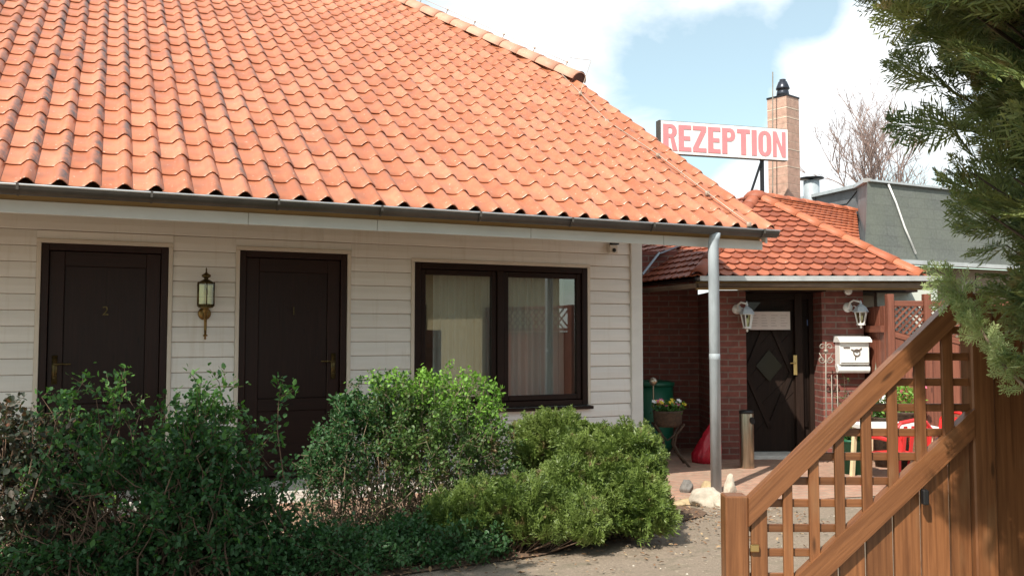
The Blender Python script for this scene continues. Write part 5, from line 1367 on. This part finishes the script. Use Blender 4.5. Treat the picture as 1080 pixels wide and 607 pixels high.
# ------------------------------------------------------------------ conifer on the right
SPC = [spray_template(10, 5, s, .026, .6) for s in (5,6,7,8)]
def conifer(root, H, prof, label, nb, per, seed, lean=(0,0), L=(.14,.30), clip=None):
    r = np.random.default_rng(seed); o = empty('conifer', root, label, 'tree'); c = np.array(root)
    q = MB(); q.tube([Vector(root)+Vector((lean[0]*t, lean[1]*t, H*t)) for t in [i/8 for i in range(9)]], [.13*(1-t*.9) for t in [i/8 for i in range(9)]], 10); q.build('trunk', M['bark'], o, True)
    hz, rd = zip(*prof); hs = r.uniform(hz[0], H, nb)**1.0
    th = r.uniform(0, 2*math.pi, nb); R = np.interp(hs, hz, rd)*r.uniform(.86, 1.05, nb)
    B0 = np.stack([lean[0]*hs/H, lean[1]*hs/H, np.maximum(.2, hs-R*.55)], 1); out = np.stack([np.cos(th), np.sin(th), np.zeros(nb)], 1)
    B1 = np.stack([lean[0]*hs/H, lean[1]*hs/H, hs], 1)+out*R[:, None]
    K = 5; pts = [B0*(1-t)+B1*t+np.array([0,0,1])*(-(np.sin(math.pi*t)*.10*R))[:, None] for t in [k/K for k in range(K+1)]]
    sg = [segs(pts[k]+c, pts[k+1]+c, np.full(nb, .016*(1-.8*k/K)), np.full(nb, .016*(1-.8*(k+1)/K))) for k in range(K)]
    t = r.uniform(.30, 1.02, (nb, per))**.75; kk = np.clip((t*K).astype(int), 0, K-1); f_ = (t*K-kk)[..., None]; PA = np.stack(pts, 1)
    P = PA[np.arange(nb)[:, None], kk]*(1-f_)+PA[np.arange(nb)[:, None], kk+1]*f_
    bd = unit(B1-B0)[:, None]; side = r.normal(0, 1, (nb, per, 3)); D = unit(bd*1.0+side*.5+np.array([0,0,.35])); P = P+side*.045
    P = P.reshape(-1, 3); D = D.reshape(-1, 3); Nn = unit(r.normal(0, .8, P.shape)+np.array([0,0,.5])); Ls = r.uniform(*L, len(P))
    wp = P+c+D*Ls[:, None]
    if clip is not None:
        mk = clip(wp); P, D, Nn, Ls = P[mk], D[mk], Nn[mk], Ls[mk]
    parts = []
    for q_ in range(4):
        mk = np.arange(len(P)) % 4 == q_; parts.append(place(SPC[q_], P[mk]+c, D[mk], Nn[mk], Ls[mk]))
    V, Fc = merge(parts); fast_mesh('foliage', V, Fc, M['conifer'], o)
    V, Fc = merge(sg); fast_mesh('limbs', V, Fc, M['bark'], o)
    return o
croot = W(2.35, 2.85, 0)
con = conifer(croot, 5.4, [(.4, .22), (.8, .28), (1.1, .38), (1.35, .55), (1.67, .76), (1.98, .88), (2.25, .98), (2.45, 1.10), (2.8, 1.38), (3.2, 1.55), (3.8, 1.4), (5.4, .15)],
        'large feathery conifer leaning over the fence at the right edge', 700, 15, 61, lean=(-rr*.3-fr*1.0)[:2], L=(.10,.24))
# one long pale branch reaching down in front of the gate
br = MB(); bp = [pB(1130, 470, 2.75), pB(1085, 412, 2.8), pB(1052, 378, 2.85), pB(1034, 345, 2.87), pB(1018, 318, 2.9), pB(1003, 296, 2.9)]
bp = [Vector(croot)+Vector((0,0,1.0))]+bp
br.tube(bp, [.012,.008,.006,.005,.004,.003,.002], 6); br.build('bough', M['palestalk'], con, True)
r = np.random.default_rng(5); P, D, Ls = [], [], []
for p, q in zip(bp[2:-1], bp[3:]):
    for k in range(15):
        t = r.random(); v = np.array(p.lerp(q, t)); d = unit(np.array(q-p)[None])[0]; P.append(v); D.append(d+r.normal(0, .75, 3)); Ls.append(r.uniform(.05, .12))
P, D, Ls = np.array(P), np.array(D), np.array(Ls)
V, Fc = place(spray_template(7, 4, 9, .032, .6), P, D, unit(r.normal(0, 1, P.shape)), Ls); fast_mesh('pale_tips', V, Fc, M['conifertip'], con)
# ------------------------------------------------------------------ unseen tree added at the left to cast shade on the bed
r = np.random.default_rng(91); tr = empty('shade_tree', (-2.1, 2.9, 0), 'unseen round leafy tree added left of the picture to shade the bed', 'tree')
q = MB(); q.tube([(-2.1,2.9,0), (-2.05,2.95,1.2), (-2.15,2.9,2.2), (-2.1,2.9,3.6)], [.12,.10,.08,.03], 10); q.build('trunk', M['bark'], tr, True)
n = 9000; d = unit(r.normal(0, 1, (n, 3))); rad = r.uniform(.3, 1, n)**.5*(1+.12*np.sin(d[:, 0]*6+d[:, 2]*7)); P = d*rad[:, None]*np.array([1.45, 1.45, 1.55])+np.array([-2.1, 2.9, 3.25]); P = P[~((P[:, 0] > -.9) & (P[:, 2] < 2.4))]
n = len(P); V, Fc = leaves(P, r.normal(0,1,(n,3)), unit(r.normal(0,1,(n,3))), r.uniform(.08, .15, n), .6); fast_mesh('crown', V, Fc, M['leafdark'], tr)
n = 40; E = P[r.integers(0, len(P), n)]; S0 = np.tile([[-2.1,2.9,2.0]], (n,1))+np.stack([np.zeros(n), np.zeros(n), r.uniform(0,1,n)],1); V, Fc = segs(S0, E, np.full(n,.03), np.full(n,.006)); fast_mesh('limbs', V, Fc, M['bark'], tr)
# ------------------------------------------------------------------ bare tree behind the annex
def bare_tree(root, zf, cw, ch, seed, label):
    r = np.random.default_rng(seed); o = empty('bare_tree', root, label, 'tree'); c = np.array(root)
    q = MB(); q.tube([root, Vector(root)+Vector((.05,0,zf*.5)), Vector(root)+Vector((0,.03,zf))], [.17,.13,.10], 8); q.build('trunk', M['twig'], o, True)
    def level(P0, D0, L, r0, n_child, spread, keep):
        """grow one curved branch from every start point, return segments and child starts"""
        K = 6; n = len(P0); P = P0.copy(); D = D0.copy(); S = []; nodes = []
        for k in range(K):
            D = unit(D+r.normal(0, .13, (n, 3))+np.array([0,0,.07])); Q = P+D*(L/K)[:, None]
            S.append(segs(P, Q, r0*(1-.85*k/K), r0*(1-.85*(k+1)/K))); 
            if k >= 1: nodes.append((Q.copy(), D.copy(), k))
            P = Q
        cp, cd = [], []
        for _ in range(n_child):
            k = r.integers(0, len(nodes), n); Pn = np.stack([nodes[a][0][b] for b, a in enumerate(k)]); Dn = np.stack([nodes[a][1][b] for b, a in enumerate(k)])
            sd_ = unit(np.cross(Dn, unit(r.normal(0, 1, (n, 3))))); cp.append(Pn); cd.append(unit(Dn+sd_*spread*r.uniform(.6, 1.2, (n, 1))+np.array([0,0,.15])))
        return merge(S), np.concatenate(cp), np.concatenate(cd)
    n0 = 13; a = np.arange(n0)*2.4; el = np.linspace(.35, 1.5, n0)
    D = np.stack([np.cos(a)*np.cos(el)*cw, np.sin(a)*np.cos(el)*cw, np.sin(el)*ch], 1); L = np.linalg.norm(D, axis=1)*.80; D = unit(D)
    P = np.tile((c+[0,0,zf])[None], (n0, 1))-np.array([0,0,1])*r.uniform(0, .5, (n0, 1))
    out = []
    for lv, (nc, rr_, sp) in enumerate(((7, .040, .70), (5, .017, .75), (3, .009, .75), (1, .0055, .7))):
        seg_, P2, D2 = level(P, D, L*r.uniform(.8, 1.15, len(P)), rr_, nc, sp, 1); out.append(seg_)
        L = np.tile(L, nc)*.50; P, D = P2, D2
    V, Fc = merge(out); fast_mesh('crown', V, Fc, M['twig'], o)
M['twig'] = plain('pinkish_twig', (.27,.19,.165), .9, var=.2)
bt = pB(926, 200, 20); bare_tree(Vector((bt.x, bt.y, 0)), pB(926, 215, 20).z-.3, 1.9, 2.7, 4, 'leafless pinkish brown tree rising behind the grey annex roof')
# ------------------------------------------------------------------ light, sky, camera
SUN = Vector((-.83, -.56, 0)).normalized()
EL = math.radians(48); sd = SUN*math.cos(EL)+Vector((0,0,math.sin(EL)))
sl = bpy.data.lights.new('sun', 'SUN'); sl.energy = 4.6; sl.angle = math.radians(.5); sl.color = (1.0, .93, .82)
so_ = bpy.data.objects.new('sun', sl); COL.objects.link(so_); so_.rotation_euler = sd.to_track_quat('Z', 'Y').to_euler(); so_.location = (-10,-10,15)
wd = bpy.data.worlds.new('World'); SC.world = wd; wd.use_nodes = True; nt = wd.node_tree; bg = nt.nodes['Background']
sky = N(nt, 'ShaderNodeTexSky'); sky.sky_type = 'NISHITA'; sky.sun_disc = False; sky.sun_elevation = EL; sky.sun_rotation = math.atan2(SUN.x, SUN.y)
sky.air_density = 1.0; sky.dust_density = 1.2; sky.ozone_density = .8
tc = N(nt, 'ShaderNodeTexCoord'); nrm = N(nt, 'ShaderNodeVectorMath', operation='NORMALIZE'); nt.links.new(tc.outputs['Generated'], nrm.inputs[0])
def blob(x, y, sx, amt):
    u, b, z = ray(x, y); d = W(u, b, z); d = Vector((d.x, d.y, z)).normalized()
    dt = N(nt, 'ShaderNodeVectorMath', operation='DISTANCE'); nt.links.new(nrm.outputs[0], dt.inputs[0]); dt.inputs[1].default_value = d
    mr = N(nt, 'ShaderNodeMapRange'); mr.interpolation_type = 'SMOOTHSTEP'; nt.links.new(dt.outputs['Value'], mr.inputs[0]); mr.inputs[1].default_value = 0; mr.inputs[2].default_value = sx; mr.inputs[3].default_value = amt; mr.inputs[4].default_value = 0
    return mr.outputs[0]
mp = N(nt, 'ShaderNodeMapping'); mp.inputs['Scale'].default_value = (1,1,2.2); nt.links.new(nrm.outputs[0], mp.inputs[0])
cn = noise(nt, mp.outputs[0], 3.6, 8, .56, .3)
acc = cn
for x, y, s_, a in ((640, 10, .24, .30), (880, 110, .12, .34), (975, 60, .13, .2), (790, 185, .05, .26), (690, 85, .16, -.30), (780, 110, .09, -.22), (858, 15, .05, -.28), (800, 40, .06, -.1), (450, 40, .15, .15), (1010, 150, .1, .1)):
    ad = N(nt, 'ShaderNodeMath', operation='ADD'); nt.links.new(acc, ad.inputs[0]); nt.links.new(blob(x, y, s_, a), ad.inputs[1]); acc = ad.outputs[0]
cl = ramp(nt, acc, [(.44, .24), (.66, 1.0)])
sk = mixc(nt, 1.0, sky.outputs[0], (1.22, 1.42, 1.18), 'MULTIPLY'); c = mixc(nt, cl, sk, (8.6, 8.9, 9.1)); 
nt.links.new(c, bg.inputs[0]); bg.inputs[1].default_value = .10
cam = bpy.data.cameras.new('Camera'); co = bpy.data.objects.new('Camera', cam); COL.objects.link(co); SC.camera = co
co.location = (0,0,EYE); co.rotation_euler = (math.pi/2+PIT, 0, -YAW); cam.sensor_width = 36; cam.lens = F/1080*36; cam.clip_end = 2000; cam.clip_start = .05
SC.render.engine = 'CYCLES'; SC.cycles.max_bounces = 10; SC.cycles.transparent_max_bounces = 24
SC.view_settings.view_transform = 'Standard'; SC.view_settings.look = 'None'; SC.view_settings.gamma = 1; SC.view_settings.exposure = .62
